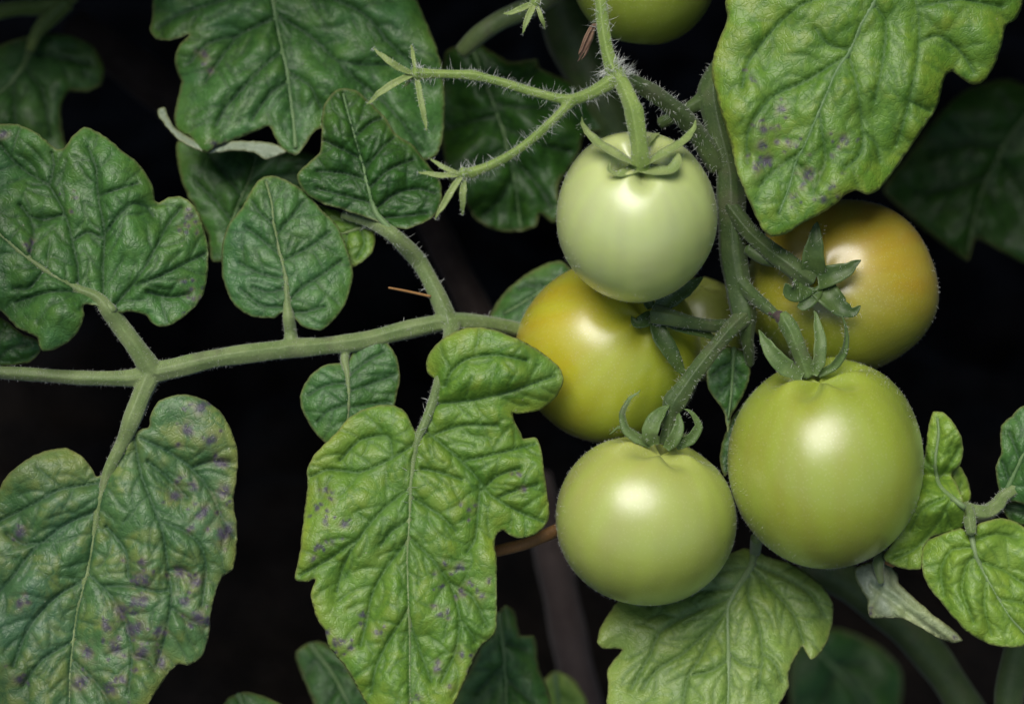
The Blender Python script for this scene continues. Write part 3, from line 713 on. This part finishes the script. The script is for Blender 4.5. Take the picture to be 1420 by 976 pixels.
tr = empty('tomato_leaf', (1213, -120, 60), 'large yellowing leaf hanging over the orange tomato at the top right', 'leaf')
o9 = [(1006,0),(1008,27),(998,53),(989,80),(987,106),(993,129),(1000,159),(1012,197),(1021,235),(1031,262),(1046,296),(1057,318),(1072,328),(1091,324),(1114,309),(1137,298),(1160,282),(1175,269),(1186,265),(1205,270),(1220,262),(1239,239),(1258,212),(1281,178),(1300,148),(1307,121),(1311,106),(1321,100),(1334,110),(1349,118),(1364,114),(1378,95),(1389,64),(1396,36),(1410,27),(1417,11),(1419,-8),(1400,-80),(1320,-150),(1200,-180),(1090,-150),(1020,-70)]
m9 = [(1220,-120),(1215,-50),(1213,0),(1194,34),(1178,72),(1160,99),(1137,152),(1118,197),(1103,227),(1095,258),(1080,296)]
s9 = [[(1177,76),(1190,125),(1196,182),(1194,212),(1171,235)],[(1167,82),(1114,114),(1069,136),(1038,182),(1036,227)],[(1212,-20),(1160,-10),(1110,8),(1072,42),(1038,87),(1029,121)],[(1136,158),(1141,190),(1144,224),(1129,265)],[(1112,210),(1076,235),(1053,258)],[(1218,-60),(1255,-30),(1273,15),(1273,76),(1258,152),(1243,201)],[(1210,5),(1228,30),(1224,87),(1213,140)],[(1273,60),(1300,50),(1330,70),(1350,100)],[(1180,70),(1150,62),(1130,40)],[(1273,10),(1330,0),(1390,10)],[(1196,182),(1215,200),(1220,225)],[(1262,140),(1280,150),(1290,155)],[(1104,228),(1120,240),(1128,262)]]
sp9 = [(x*.3791+970, y*.3791, r) for x, y, r in [(298,400,5),(235,475,6),(230,535,6),(285,520,5),(325,522,5),(245,590,7),(210,610,6),(525,510,6),(400,640,8),(345,720,5),(455,730,5),(490,685,4),(510,540,3)]] + [(1042,110,3)]
L9 = blade('leaf_blade', o9, m9, s9, 66, M['leaf_bright'], tr, g=(0.0, -0.10), fold=0.06, droop=4, wave=15, H1=9, H2=3.2, cell=30, seed=33, midr=(6, 2), spots=sp9, spacing=4.2, curl=9, crump=1.0)

lo = empty('tomato_leaf', (1046, 760, -40), 'pale green leaf hanging below the two lowest tomatoes', 'leaf')
o10 = [(1046,762),(1068,772),(1094,780),(1121,796),(1143,815),(1156,839),(1155,860),(1148,887),(1135,909),(1124,914),(1117,903),(1113,896),(1102,914),(1094,933),(1094,951),(1081,976),(1060,1020),(1010,1070),(940,1080),(880,1050),(845,1010),(841,976),(843,954),(843,927),(854,911),(862,901),(854,899),(837,899),(828,890),(832,871),(843,852),(860,830),(900,808),(960,785),(1010,768),(1030,760)]
m10 = [(1046,765),(1041,785),(1024,812),(1010,840),(1009,860),(1010,914),(1009,976),(1000,1040)]
s10 = [[(1005,848),(985,880),(971,911),(955,935),(947,976)],[(1040,800),(1038,828),(1052,868),(1057,911),(1052,954)],[(1043,788),(1081,828),(1102,855),(1114,890)],[(1000,856),(947,906),(912,927),(890,955)],[(1045,782),(1094,804),(1125,825),(1145,855)],[(1015,828),(960,850),(915,876),(902,906),(875,954)],[(1022,815),(970,820),(900,840)],[(1010,905),(1030,920),(1052,925)],[(1010,915),(985,930),(960,935)],[(1057,905),(1075,920),(1085,945)]]
L10 = blade('leaf_blade', o10, m10, s10, -45, M['leaf_pale'], lo, midmat=M['midrib_pale'], g=(0.0, -0.42), fold=0.06, wave=12, H1=9, H2=2.6, cell=30, seed=37, midr=(6, 2.5), crump=0.9)
tube('petiole', [(1049,745,-60,8),(1047,765,L10.base(1046,768)-4,8),(1041,785,L10.base(1041,785)-4,6.5)], M['stem'], lo)

# young shoot at the right edge
yr = empty('tomato_leaf', (1420, 700, -20), 'bright young crinkled leaf right of the largest green tomato', 'leaf')
o11 = [(1294,571),(1310,573),(1323,587),(1334,607),(1336,629),(1330,647),(1320,658),(1328,674),(1336,696),(1340,719),(1334,732),(1319,739),(1292,745),(1281,763),(1278,788),(1256,789),(1236,783),(1225,772),(1243,745),(1258,719),(1267,687),(1274,656),(1283,625),(1287,594)]
m11 = [(1338,704),(1320,690),(1302,672),(1297,640),(1302,600),(1300,580)]
blade('leaflet', o11, m11, [[(1320,692),(1300,725),(1270,760),(1240,775)],[(1300,665),(1320,640),(1330,620)],[(1310,690),(1280,705),(1262,735)],[(1298,650),(1285,640),(1280,630)],[(1312,705),(1318,730)]], 20, M['leaf_young'], yr, midmat=M['midrib_pale'], g=(0.25, -0.12), fold=0.12, wave=16, H1=10, H2=3.5, cell=20, seed=41, midr=(4, 1.5), crump=2.2,
      extra=lambda u, v: 22*np.exp(-((v-(700+(1300-u)*0.2))/26.0)**2) - 16*np.exp(-((v-660)/9.0)**2))
o11b = [(1278,763),(1287,748),(1310,739),(1332,732),(1343,737),(1350,745),(1354,728),(1372,721),(1390,718),(1408,723),(1420,730),(1450,750),(1470,800),(1450,860),(1420,895),(1395,897),(1372,893),(1345,879),(1323,857),(1305,835),(1287,812),(1279,790)]
blade('leaflet', o11b, [(1345,732),(1354,772),(1372,808),(1399,853),(1425,882)], [[(1349,758),(1319,763),(1305,790),(1309,826)],[(1351,772),(1341,781),(1334,817),(1350,862)],[(1356,777),(1390,790),(1425,812)],[(1368,800),(1365,840),(1375,880)],[(1350,750),(1380,740),(1410,745)],[(1385,830),(1415,835),(1440,840)]], 45, M['leaf_young'], yr, midmat=M['midrib_pale'], g=(-0.02, -0.2), fold=0.10, wave=18, H1=14, H2=2.6, cell=26, seed=43, midr=(4, 1.5), crump=1.6)
o11c = [(1420,562),(1403,576),(1388,591),(1387,611),(1388,629),(1381,647),(1383,670),(1390,692),(1408,696),(1430,700),(1465,690),(1480,620),(1460,570)]
blade('leaflet', o11c, [(1388,698),(1405,660),(1425,620),(1450,590)], [[(1400,668),(1390,640)],[(1415,640),(1400,600)]], 5, M['leaf'], yr, g=(0.3, -0.1), wave=10, H1=8, H2=3, seed=45, midr=(4, 1.5))
o11d = [(1315,650),(1330,645),(1342,665),(1347,690),(1340,700),(1322,692)]
blade('leaflet', o11d, [(1325,695),(1332,670)], [], -15, M['leaf_young'], yr, midmat=M['midrib_pale'], wave=4, H1=4, seed=46, midr=None)
o11e = [(1388,700),(1405,696),(1440,700),(1450,725),(1420,728),(1400,722)]
blade('leaflet', o11e, [(1388,702),(1430,715)], [], -20, M['leaf_dark'], yr, wave=4, H1=4, seed=47, midr=None)
pr = [[(1335,702,14,9),(1352,711,18,12),(1368,711,12,12),(1384,700,5,11),(1390,690,0,9),(1440,655,-15,9)], [(1340,704,22,9),(1345,722,40,9),(1347,740,46,7)]]
stem_union('rachis', pr, M['stem'], yr); stem_hairs(pr, 2.2, 3, 8, yr, rad=0.18, seed=9)

sh = empty('shrivelled_leaf', (1215, 780, -10), 'shrivelled grey-white leaf tip below the largest green tomato', 'leaf')
o12 = [(1185,790),(1198,781),(1225,777),(1245,795),(1247,808),(1270,830),(1296,853),(1323,873),(1335,888),(1319,891),(1301,884),(1274,868),(1252,858),(1225,857),(1207,856),(1203,844),(1203,832),(1194,817),(1187,803)]
m_shr = leaf_mat('leaf_shrivelled', (0.32, 0.37, 0.18), (0.22, 0.29, 0.11), ya=0.4, yellow=(0.42, 0.38, 0.24), vein=(0.26, 0.32, 0.16))
blade('leaf_blade', o12, [(1213,780),(1222,812),(1255,838),(1325,884)], [[(1222,812),(1210,840),(1208,852)],[(1235,790),(1240,812),(1275,845)]], 5, m_shr, sh, g=(0, -0.35), fold=0.75, wave=8, H1=6, H2=3, cell=12, seed=51, midr=None, spacing=3,
      spots=[(1324,884,4),(1206,850,3)], extra=lambda u, v: -10*np.exp(-(((v-835)-(u-1240)*0.75)/7.0)**2)*(u > 1205))
tube('petiole', [(1225,760,-30,7),(1218,782,0,8),(1222,808,4,5)], M['stem'], sh)
tag(tube('dry_stub', [(1222,770,-14,7),(1232,778,-8,6),(1240,784,-6,3)], M['dry_orange'], sh))

# dim leaves behind
def backleaf(outl, mid, secs, z, mat, label, seed, g=(0, -0.25), sp=5.5, **k):
    e = empty('tomato_leaf', (mid[0][0], mid[0][1], z), label, 'leaf')
    kw = dict(fold=0.08, wave=18, H1=11, H2=4, cell=28, midr=(5, 2)); kw.update(k)
    L = blade('leaf_blade', outl, mid, secs, z, mat, e, g=g, seed=seed, spacing=sp, **kw)
    return e, L
e, L = backleaf([(-80,100),(-30,70),(0,62),(30,52),(60,45),(100,50),(130,65),(145,95),(140,118),(120,128),(96,128),(85,150),(88,190),(95,215),(60,225),(0,210),(-60,210)],
                [(45,55),(35,90),(10,120),(-40,160)], [[(40,75),(80,80),(125,90)],[(35,95),(60,130),(70,190)],[(20,110),(20,160),(30,200)]], -420, M['leaf'], 'blurred leaf in the top left corner behind everything', 61, midr=(7, 3))
tube('petiole', [(-40,25,-430,11),(20,12,-430,12),(75,8,-425,13),(110,-15,-430,12)], M['stem_hairy'], e)
tube('petiole', [(92,2,-424,14),(72,22,-422,13),(52,45,-420,10),(42,70,-420,7)], M['stem_hairy'], e)
e, L = backleaf([(617,73),(635,64),(663,61),(684,73),(705,85),(725,85),(745,82),(748,94),(795,115),(837,146),(844,164),(840,181),(812,186),(802,216),(774,258),(779,296),(767,310),(750,298),(743,314),(718,321),(687,319),(663,307),(642,279),(621,244),(614,209),(608,139)],
                [(652,60),(675,120),(700,190),(715,260),(722,315)], [[(670,105),(720,110),(745,98)],[(685,145),(740,150),(800,150)],[(695,175),(750,200),(790,210)],[(705,215),(740,250),(765,290)],[(690,160),(650,170),(620,180)],[(702,205),(660,230),(635,250)],[(712,245),(690,280),(670,300)]],
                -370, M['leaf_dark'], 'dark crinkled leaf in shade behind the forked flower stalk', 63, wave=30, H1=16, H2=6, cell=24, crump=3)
tube('petiole', [(640,72,-285,11),(665,48,-270,13),(695,28,-262,14),(740,8,-260,14),(790,-20,-262,14)], M['stem'], e)
e, L = backleaf([(680,442),(685,425),(700,405),(730,380),(760,365),(778,362),(800,385),(780,430),(745,455),(715,458)], [(790,380),(750,405),(700,435)], [[(760,398),(735,395),(720,400)],[(745,408),(740,430)]], -230, M['leaf'], 'small leaf peeking out left of the yellow tomato', 65, midr=(4, 2))
e, L = backleaf([(988,489),(1006,481),(1024,483),(1037,492),(1041,514),(1037,532),(1028,554),(1015,575),(1010,600),(1006,582),(1003,569),(994,557),(983,541),(980,526),(981,504)], [(1018,482),(1016,510),(1014,545),(1010,580)], [[(1017,500),(1000,510),(988,520)],[(1016,510),(1030,520)],[(1015,530),(1000,540)]], -48, M['leaf'], 'small pointed leaf between the two lower stalks of the truss', 67, sp=3.2, wave=6, H1=6, midr=(3.5, 1.2), g=(-0.1, -0.1))
e, L = backleaf([(1012,585),(1030,560),(1045,545),(1060,560),(1050,600),(1020,640),(1005,660),(998,630)], [(1045,550),(1025,595),(1008,645)], [], -75, M['leaf_dark'], 'dark sliver of leaf squeezed between the two lowest tomatoes', 68, sp=4, wave=6, H1=5, midr=(3, 1))
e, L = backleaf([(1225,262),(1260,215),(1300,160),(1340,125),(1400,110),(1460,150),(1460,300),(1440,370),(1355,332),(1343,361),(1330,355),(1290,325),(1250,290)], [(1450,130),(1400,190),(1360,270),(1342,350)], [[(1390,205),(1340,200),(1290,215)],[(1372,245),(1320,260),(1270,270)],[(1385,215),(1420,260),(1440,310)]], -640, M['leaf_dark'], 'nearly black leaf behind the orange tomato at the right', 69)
e, L = backleaf([(628,976),(650,930),(680,870),(700,838),(715,850),(722,880),(742,882),(748,925),(765,976),(740,1040),(650,1040)], [(692,850),(700,920),(705,1030)], [[(697,890),(730,900)],[(700,920),(660,960)],[(701,940),(740,975)]], -260, M['leaf'], 'blurred leaf behind the tip of the bright lobed leaflet', 71)
e, L = backleaf([(410,905),(440,888),(470,905),(490,935),(515,976),(510,1020),(450,1000),(425,950)], [(430,893),(465,940),(500,1010)], [[(450,920),(480,930)],[(470,950),(450,980)]], -320, M['leaf'], 'blurred leaf at the bottom left of the bright lobed leaflet', 72)
e, L = backleaf([(306,985),(318,966),(340,959),(365,964),(400,985),(370,1030),(320,1020)], [(330,962),(350,1010)], [], -190, M['leaf'], 'leaf tip just showing at the bottom edge', 73, wave=8)
e, L = backleaf([(740,1000),(750,950),(770,930),(795,942),(815,976),(810,1020),(770,1040)], [(770,935),(780,1020)], [[(773,960),(795,975)]], -520, M['leaf_young'], 'blurred green patch of leaf low behind the lowest tomato', 74)
e, L = backleaf([(1100,900),(1150,870),(1210,890),(1250,930),(1240,1000),(1160,1030),(1100,990)], [(1120,890),(1170,940),(1220,1010)], [[(1150,920),(1200,920)],[(1160,930),(1140,970)]], -950, M['leaf_dark'], 'very blurred dark leaf low under the shrivelled leaf', 75, sp=8)

# ================================================================== tomatoes
def tomato(at, label): return empty('tomato', at, label, 'tomato', 'tomatoes of the truss')
pale = fruit_mat('fruit_pale', [(0.270, 0.370, 0.070), (0.430, 0.520, 0.160), (0.500, 0.570, 0.220), (0.530, 0.580, 0.240)], 0.37)
green = fruit_mat('fruit_green', [(0.180, 0.280, 0.026), (0.300, 0.380, 0.055), (0.370, 0.420, 0.095), (0.400, 0.420, 0.100)], 0.36)
lime = fruit_mat('fruit_lime', [(0.165, 0.265, 0.018), (0.255, 0.340, 0.030), (0.310, 0.360, 0.044), (0.340, 0.350, 0.040)], 0.37)
yellow = fruit_mat('fruit_yellow', [(0.215, 0.320, 0.022), (0.370, 0.420, 0.028), (0.510, 0.440, 0.022), (0.550, 0.410, 0.018)], 0.34)
orange = fruit_mat('fruit_orange', [(0.190, 0.270, 0.022), (0.320, 0.320, 0.028), (0.430, 0.305, 0.024), (0.455, 0.260, 0.020)], 0.34)

# A: pale one on top
tA = tomato((883, 302, 40), 'palest whitish green tomato, topmost whole one of the truss')
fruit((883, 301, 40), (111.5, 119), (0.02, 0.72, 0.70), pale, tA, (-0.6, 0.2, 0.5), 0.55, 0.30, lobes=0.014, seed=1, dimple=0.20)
pedA = [(856,104,88,10),(866,122,100,10.5),(876,145,112,12),(880,156,116,14),(882,168,118,13),(886,195,120,11.5),(888,215,118,13),(888,232,108,17)]
stem_union('pedicel', [pedA], M['stem_hairy'], tA)
stem_hairs([pedA], 1.6, 4, 10, tA, rad=0.2, seed=31)
for c, w, f, mt in (([(884,231,114),(858,219,126),(832,203,118),(814,186,104),(806,170,100),(806,163,102)], 24, (0.3,0.9,0.6), 'sepal_pale'),
                    ([(892,231,114),(918,217,124),(942,202,112),(957,188,98),(964,176,92),(965,166,92)], 21, (-0.3,0.9,0.6), 'sepal_pale'),
                    ([(882,235,116),(868,241,130),(855,244,134),(846,237,136),(845,226,134)], 18, (0.2,0.9,0.6), 'sepal_pale'),
                    ([(893,236,116),(912,240,130),(930,238,132),(939,226,128),(940,212,122)], 26, (-0.2,0.9,0.6), 'sepal_pale'),
                    ([(888,222,104),(893,205,92),(905,190,72),(915,184,55)], 13, (0,0.9,0.6), 'sepal_pale')):
    sepal(c, w, M[mt], tA, face=f, cup=0.35, base_w=0.9, tip=0.3)

# B: yellow behind
tB = tomato((857, 488, -130), 'yellow ripening tomato behind the pale one, next to the compound leaf')
fruit((843, 489, -130), (129, 125), (0.38, 0.42, 0.83), yellow, tB, (-0.75, 0.45, 0.2), 0.42, 0.40, lobes=0.016, seed=2, dimple=0.05)
for c, w in (([(905,436,-8),(892,446,0),(880,448,2),(874,438,0)], 20), ([(908,432,-8),(930,414,-4),(955,398,-16),(975,385,-30)], 26),
             ([(906,440,-6),(915,465,2),(930,490,2),(944,514,-6),(948,526,-10)], 26), ([(912,440,-8),(940,452,-4),(970,460,-14),(1000,474,-34)], 18), ([(902,428,-10),(898,415,-12),(905,402,-20)], 16)):
    sepal(c, w, M['sepal_dark'], tB, face=(0.2, 0.3, 1), cup=0.3)
pedB = [(1018,452,-40,9),(985,452,-20,9),(950,446,0,10),(925,440,8,12),(908,437,-2,14)]
stem_union('pedicel', [pedB], M['stem_dark'], tB); stem_hairs([pedB], 1.0, 4, 8, tB, rad=0.18, seed=33)

tG = tomato((968, 455, -240), 'small shaded green tomato glimpsed in the gap right of the yellow one')
fruit((966, 456, -240), (70, 72), (0.0, 0.9, 0.3), green, tG, (-0.35, 0.55, 0.5), 0.50, 0.3, lobes=0.012, seed=9, dimple=0.15, fuzz=0)

# C: lowest, light green
tC = tomato((896, 721, 0), 'light green tomato hanging lowest, left of the largest one')
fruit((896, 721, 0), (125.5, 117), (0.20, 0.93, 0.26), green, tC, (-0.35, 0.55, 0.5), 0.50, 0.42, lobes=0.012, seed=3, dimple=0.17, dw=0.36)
pedC = [(1032,440,-20,13),(1012,458,-4,11),(985,490,10,11),(960,522,20,11.5),(944,545,26,14),(935,558,28,15.5),(930,572,28,11),(928,592,26,10),(926,614,24,15)]
stem_union('pedicel', [pedC], M['stem_dark'], tC); stem_hairs([pedC], 1.5, 4, 9, tC, rad=0.2, seed=35)
for c, w, f, mt in (([(908,616,36),(902,600,50),(908,582,50),(920,568,44),(928,562,40)], 24, (-0.3,0.2,1), 'sepal'),
                    ([(924,622,46),(936,606,58),(942,588,56),(941,572,48)], 17, (0.1,0.2,1), 'sepal'),
                    ([(938,620,40),(958,608,48),(968,592,44),(962,576,42),(949,567,42)], 15, (0.5,0.3,0.8), 'sepal'),
                    ([(902,618,34),(882,608,40),(868,594,40),(864,574,38),(872,556,36),(888,540,34)], 13, (-0.6,0.3,0.7), 'sepal'),
                    ([(900,612,18),(880,602,16),(860,594,12),(844,602,8)], 12, (-0.2,0.9,0.4), 'sepal'),
                    ([(934,610,10),(950,604,0),(965,606,-10)], 12, (0.2,0.9,0.2), 'sepal')):
    sepal(c, w, M[mt], tC, face=f, cup=0.35)

# D: largest
tD = tomato((1145, 641, 20), 'largest lime green tomato at the lower right of the truss')
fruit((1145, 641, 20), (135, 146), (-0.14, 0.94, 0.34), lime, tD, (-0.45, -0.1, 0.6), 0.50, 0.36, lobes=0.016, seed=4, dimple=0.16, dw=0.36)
pedD = [(1084,436,40,8),(1090,446,44,11),(1098,460,48,12),(1106,480,50,11.5),(1114,500,48,11.5),(1120,518,42,16)]
stem_union('pedicel', [pedD], M['sepal'], tD); stem_hairs([pedD], 1.6, 4, 8, tD, rad=0.2, seed=37)
tube('dry_tip', [(1088,446,42,9),(1080,438,40,8),(1074,436,38,5),(1066,434,37,2)], M['bark'], tD)
for c, w, f in (([(1112,524,58),(1092,512,66),(1074,494,66),(1060,474,60),(1053,458,56)], 24, (-0.5,0.5,0.8)),
                ([(1128,520,60),(1135,500,66),(1137,474,64),(1133,448,58),(1129,430,54)], 18, (0.1,0.2,1)),
                ([(1134,520,56),(1154,508,60),(1168,490,56),(1173,466,52),(1168,438,50)], 14, (0.7,0.3,0.7)),
                ([(1124,512,30),(1112,490,20),(1108,470,10)], 14, (-0.1,0.4,0.8))):
    sepal(c, w, M['sepal'], tD, face=f, cup=0.4)

# E: orange
tE = tomato((1165, 399, -110), 'orange-brown ripening tomato behind the largest one, under the top right leaf')
fruit((1165, 399, -110), (134, 122), (-0.30, 0.08, 0.95), orange, tE, (0.35, 0.85, 0.1), 0.48, 0.46, lobes=0.02, seed=6, dimple=0.03, dw=0.30)
pedE = [(1012,286,-28,12),(1040,322,-8,12),(1066,346,10,12),(1090,364,24,14),(1106,376,26,15),(1122,388,18,16)]
stem_union('pedicel', [pedE], M['stem_dark'], tE); stem_hairs([pedE], 1.5, 4, 9, tE, rad=0.2, seed=39)
for c, w, f in (([(1128,384,26),(1127,360,40),(1130,334,44),(1134,306,42)], 34, (0,0,1)), ([(1134,388,26),(1154,382,38),(1176,374,40),(1194,360,42)], 32, (0,0.2,1)),
                ([(1134,396,26),(1150,412,38),(1166,428,40),(1182,432,42),(1194,424,44)], 36, (0.1,0.1,1)), ([(1118,394,26),(1104,406,38),(1094,404,42),(1088,392,44)], 34, (-0.1,0.1,1)),
                ([(1124,398,26),(1120,414,40),(1112,424,42),(1104,426,42)], 34, (0,0.1,1))):
    sepal(c, w, M['sepal_dark'], tE, face=f, cup=0.35, base_w=0.95, tip=0.06)

# F: cut by the top edge
tF = tomato((893, -45, -130), 'green tomato cut off by the top edge')
fruit((893, -45, -130), (103, 108), (0.1, 0.9, 0.2), lime, tF, (0, -1, 0.2), 0.45, 0.1, seed=8, fuzz=0)

# ================================================================== truss stem
ts = empty('truss_stem', (1000, 110, -60), 'thick green truss stem running down between the tomatoes', 'stem')
tsl = [[(1030,40,-90,17),(1004,92,-70,18),(990,130,-58,22),(998,180,-48,20),(1012,240,-40,20),(1014,300,-36,20),(1016,350,-34,19),(1024,400,-30,19),(1032,438,-26,17),(1036,470,-34,10),(1040,505,-60,6)],
       [(990,132,-58,18),(965,146,-58,11),(940,160,-62,9),(915,172,-70,8)],
       [(1022,386,-28,12),(1042,408,-6,10),(1060,424,20,8.5),(1076,437,38,7)],
       [(858,106,82,12),(880,115,66,11),(910,132,40,12),(940,156,8,13),(966,186,-22,14),(996,232,-40,15)]]
stem_union('peduncle', tsl, M['stem_dark'], ts, ridges=0.06)
stem_hairs(tsl, 0.9, 4, 10, ts, rad=0.2, seed=41)
stem_hairs([tsl[3]], 1.0, 8, 16, ts, rad=0.24, seed=42, name='long_hairs')
tag(tube('stipule', [(1036,345,-10,8),(1058,358,0,9),(1076,366,8,6)], M['stem_dark'], ts))

# hairy forked flower stalk
fs = empty('flower_stalk', (856, 106, 84), 'hairy forked flower stalk with two empty star-shaped calyces', 'stalk')
fsl = [[(831,-60,60,8.5),(833,0,68,8.5),(837,40,74,9),(843,75,80,9.5),(852,100,84,12),(858,108,84,13)],
       [(856,108,84,12),(838,120,92,10),(815,132,100,9),(792,139,106,8),(770,136,106,6.8),(735,127,100,6.8),(700,116,94,6.4),(670,108,90,6.8),(655,105,89,8),(640,104,88,6.4),(605,103,84,6.6),(582,103,80,9)],
       [(796,138,106,7.5),(782,152,110,6.6),(762,172,114,6.2),(735,196,116,6.2),(705,217,118,6.2),(675,232,120,6.4),(650,241,120,8.5)]]
stem_union('stalk', fsl, M['stem_hairy'], fs, voxel=1.6, smooth=5)
stem_hairs(fsl, 2.4, 3, 8, fs, rad=0.18, seed=51)
stem_hairs(fsl, 0.6, 11, 26, fs, rad=0.25, seed=52, name='long_hairs', lean=0.7)
stem_hairs([[(846,92,84,11),(862,112,88,12)]], 9, 12, 30, fs, rad=0.36, seed=53, name='hair_tuft', lean=0.8)
def calyx(at, tips, r, seed, root, mat='sepal_pale', w=13):
    V, F, *_ = sweep([(at[0]+5, at[1]-1, at[2], r*0.8), (at[0], at[1], at[2], r*1.05), (at[0]-5, at[1]+1, at[2], r*0.7)], 12, 2.0)
    c = mesh_obj('calyx', to_world(V), F, M['stem_hairy'], root)
    for t in tips:
        tip = t[:3]; a = np.array(at, float); b = np.array(tip, float); m_ = (a + b) / 2 + np.array([0, t[3], 9])
        sepal([a, a * 0.72 + m_ * 0.28 + [0, t[3] * 0.25, 2], m_, b * 0.6 + m_ * 0.4 + [0, t[3] * 0.2, 2], b], (t[4] if len(t) > 4 else w) * 0.8, M[mat], c, face=(0.1, 0.3, 1), cup=0.35, thick=1.2, tip=0.45, base_w=0.5, hairs=0)
    stem_hairs([[(at[0], at[1], at[2], 4.5), ((at[0]+t[0])/2, (at[1]+t[1])/2+t[3], (at[2]+t[2])/2+9, 4), (t[0], t[1], t[2], 1)] for t in tips], 1.1, 3, 8, c, rad=0.2, seed=seed+5, name='fuzz')
    stem_hairs([[(at[0]+8, at[1], at[2], r), (at[0]-3, at[1], at[2]+2, r)]], 5, 6, 17, c, rad=0.32, seed=seed, lean=0.8, name='hairs')
calyx((577,103,80), [(517,67,95,6,12),(508,146,100,-6,13),(571,62,60,0,7),(593,184,96,3,11),(560,120,60,0,9)], 10, 61, fs)
calyx((643,241,120), [(579,238,130,4,10),(596,219,120,5,9),(604,304,128,-4,12),(641,300,112,0,11)], 9, 62, fs)
f2 = empty('flower_calyx', (742, 4, 40), 'small star-shaped empty calyx at the top edge left of the cut-off tomato', 'calyx')
calyx((742,3,40), [(698,20,50,2,11),(724,48,55,-2,11),(757,42,40,0,8),(735,-30,40,0,10)], 10, 63, f2)
tube('stalk', [(744,2,40,6),(752,-30,36,6),(760,-70,30,6)], M['stem_hairy'], f2)

# dried flower and stray bits
df = empty('dried_flower', (822, 36, 40), 'shrivelled brown flower remnant beside the stalk at the top', 'flower')
for k, c in enumerate(([(826,34,44),(816,52,50),(808,70,52),(801,86,50)], [(826,38,48),(820,58,52),(812,76,54),(806,84,52)], [(822,36,40),(812,58,44),(802,78,46)])):
    sepal(c, 7, M['dry'], df, hairs=0, cup=0.9, face=((0.8, 0.2, 1), (-0.9, 0.1, 0.4), (0.1, 0.9, 0.5))[k], name='petal')
tube('stub', [(838,44,70,3),(830,36,54,3.5),(822,36,46,3)], M['dry'], df, sides=8)

def stalk(ctrl, mat, label, name='plant_stalk', hairs=None):
    e = empty(name, ctrl[0][:3], label, 'stalk')
    tube('stalk', ctrl, mat, e, ridges=0.04)
    if hairs: stem_hairs([ctrl], *hairs, e)
    return e
stalk([(768,-60,-430,37),(790,30,-425,39),(840,140,-420,39),(880,240,-420,37),(905,360,-420,35)], M['stem_dark'], 'thick pale green main stem, out of focus behind the pale tomato', 'main_stem')
stalk([(560,230,-640,22),(600,310,-620,22),(640,390,-610,22),(690,490,-620,22)], M['bark'], 'blurred brown dead stalk behind the branching leaf stalk')
stalk([(740,660,-820,24),(765,760,-820,25),(785,860,-820,25),(815,1010,-820,27)], M['bark'], 'blurred brown dead stalk left below the lowest tomato')
stalk([(670,768,-60,7),(695,762,-58,8),(730,753,-56,8.5),(765,738,-62,9),(800,720,-80,8)], M['dry_orange'], 'short orange-brown dried twig touching the lobed leaflet')
stalk([(1120,775,-380,26),(1180,810,-380,26),(1240,855,-382,26),(1300,920,-386,25),(1370,1030,-390,25)], M['stem_dark'], 'dark green stem running diagonally at the lower right')
stalk([(1440,840,-180,22),(1412,900,-180,20),(1400,960,-180,20),(1395,1040,-180,20)], M['stem_dark'], 'dark green stem at the right end of the bottom edge')
stalk([(539,399,-60,1.3),(560,403,-64,1.6),(597,411,-74,1.8)], M['dry_orange'], 'thin straw-coloured fibre lying across the branching leaf stalk')
stalk([(100,40,-800,30),(180,90,-800,30),(260,160,-800,30),(340,260,-800,30)], M['bark'], 'very dark blurred stalk between the two top left leaves')
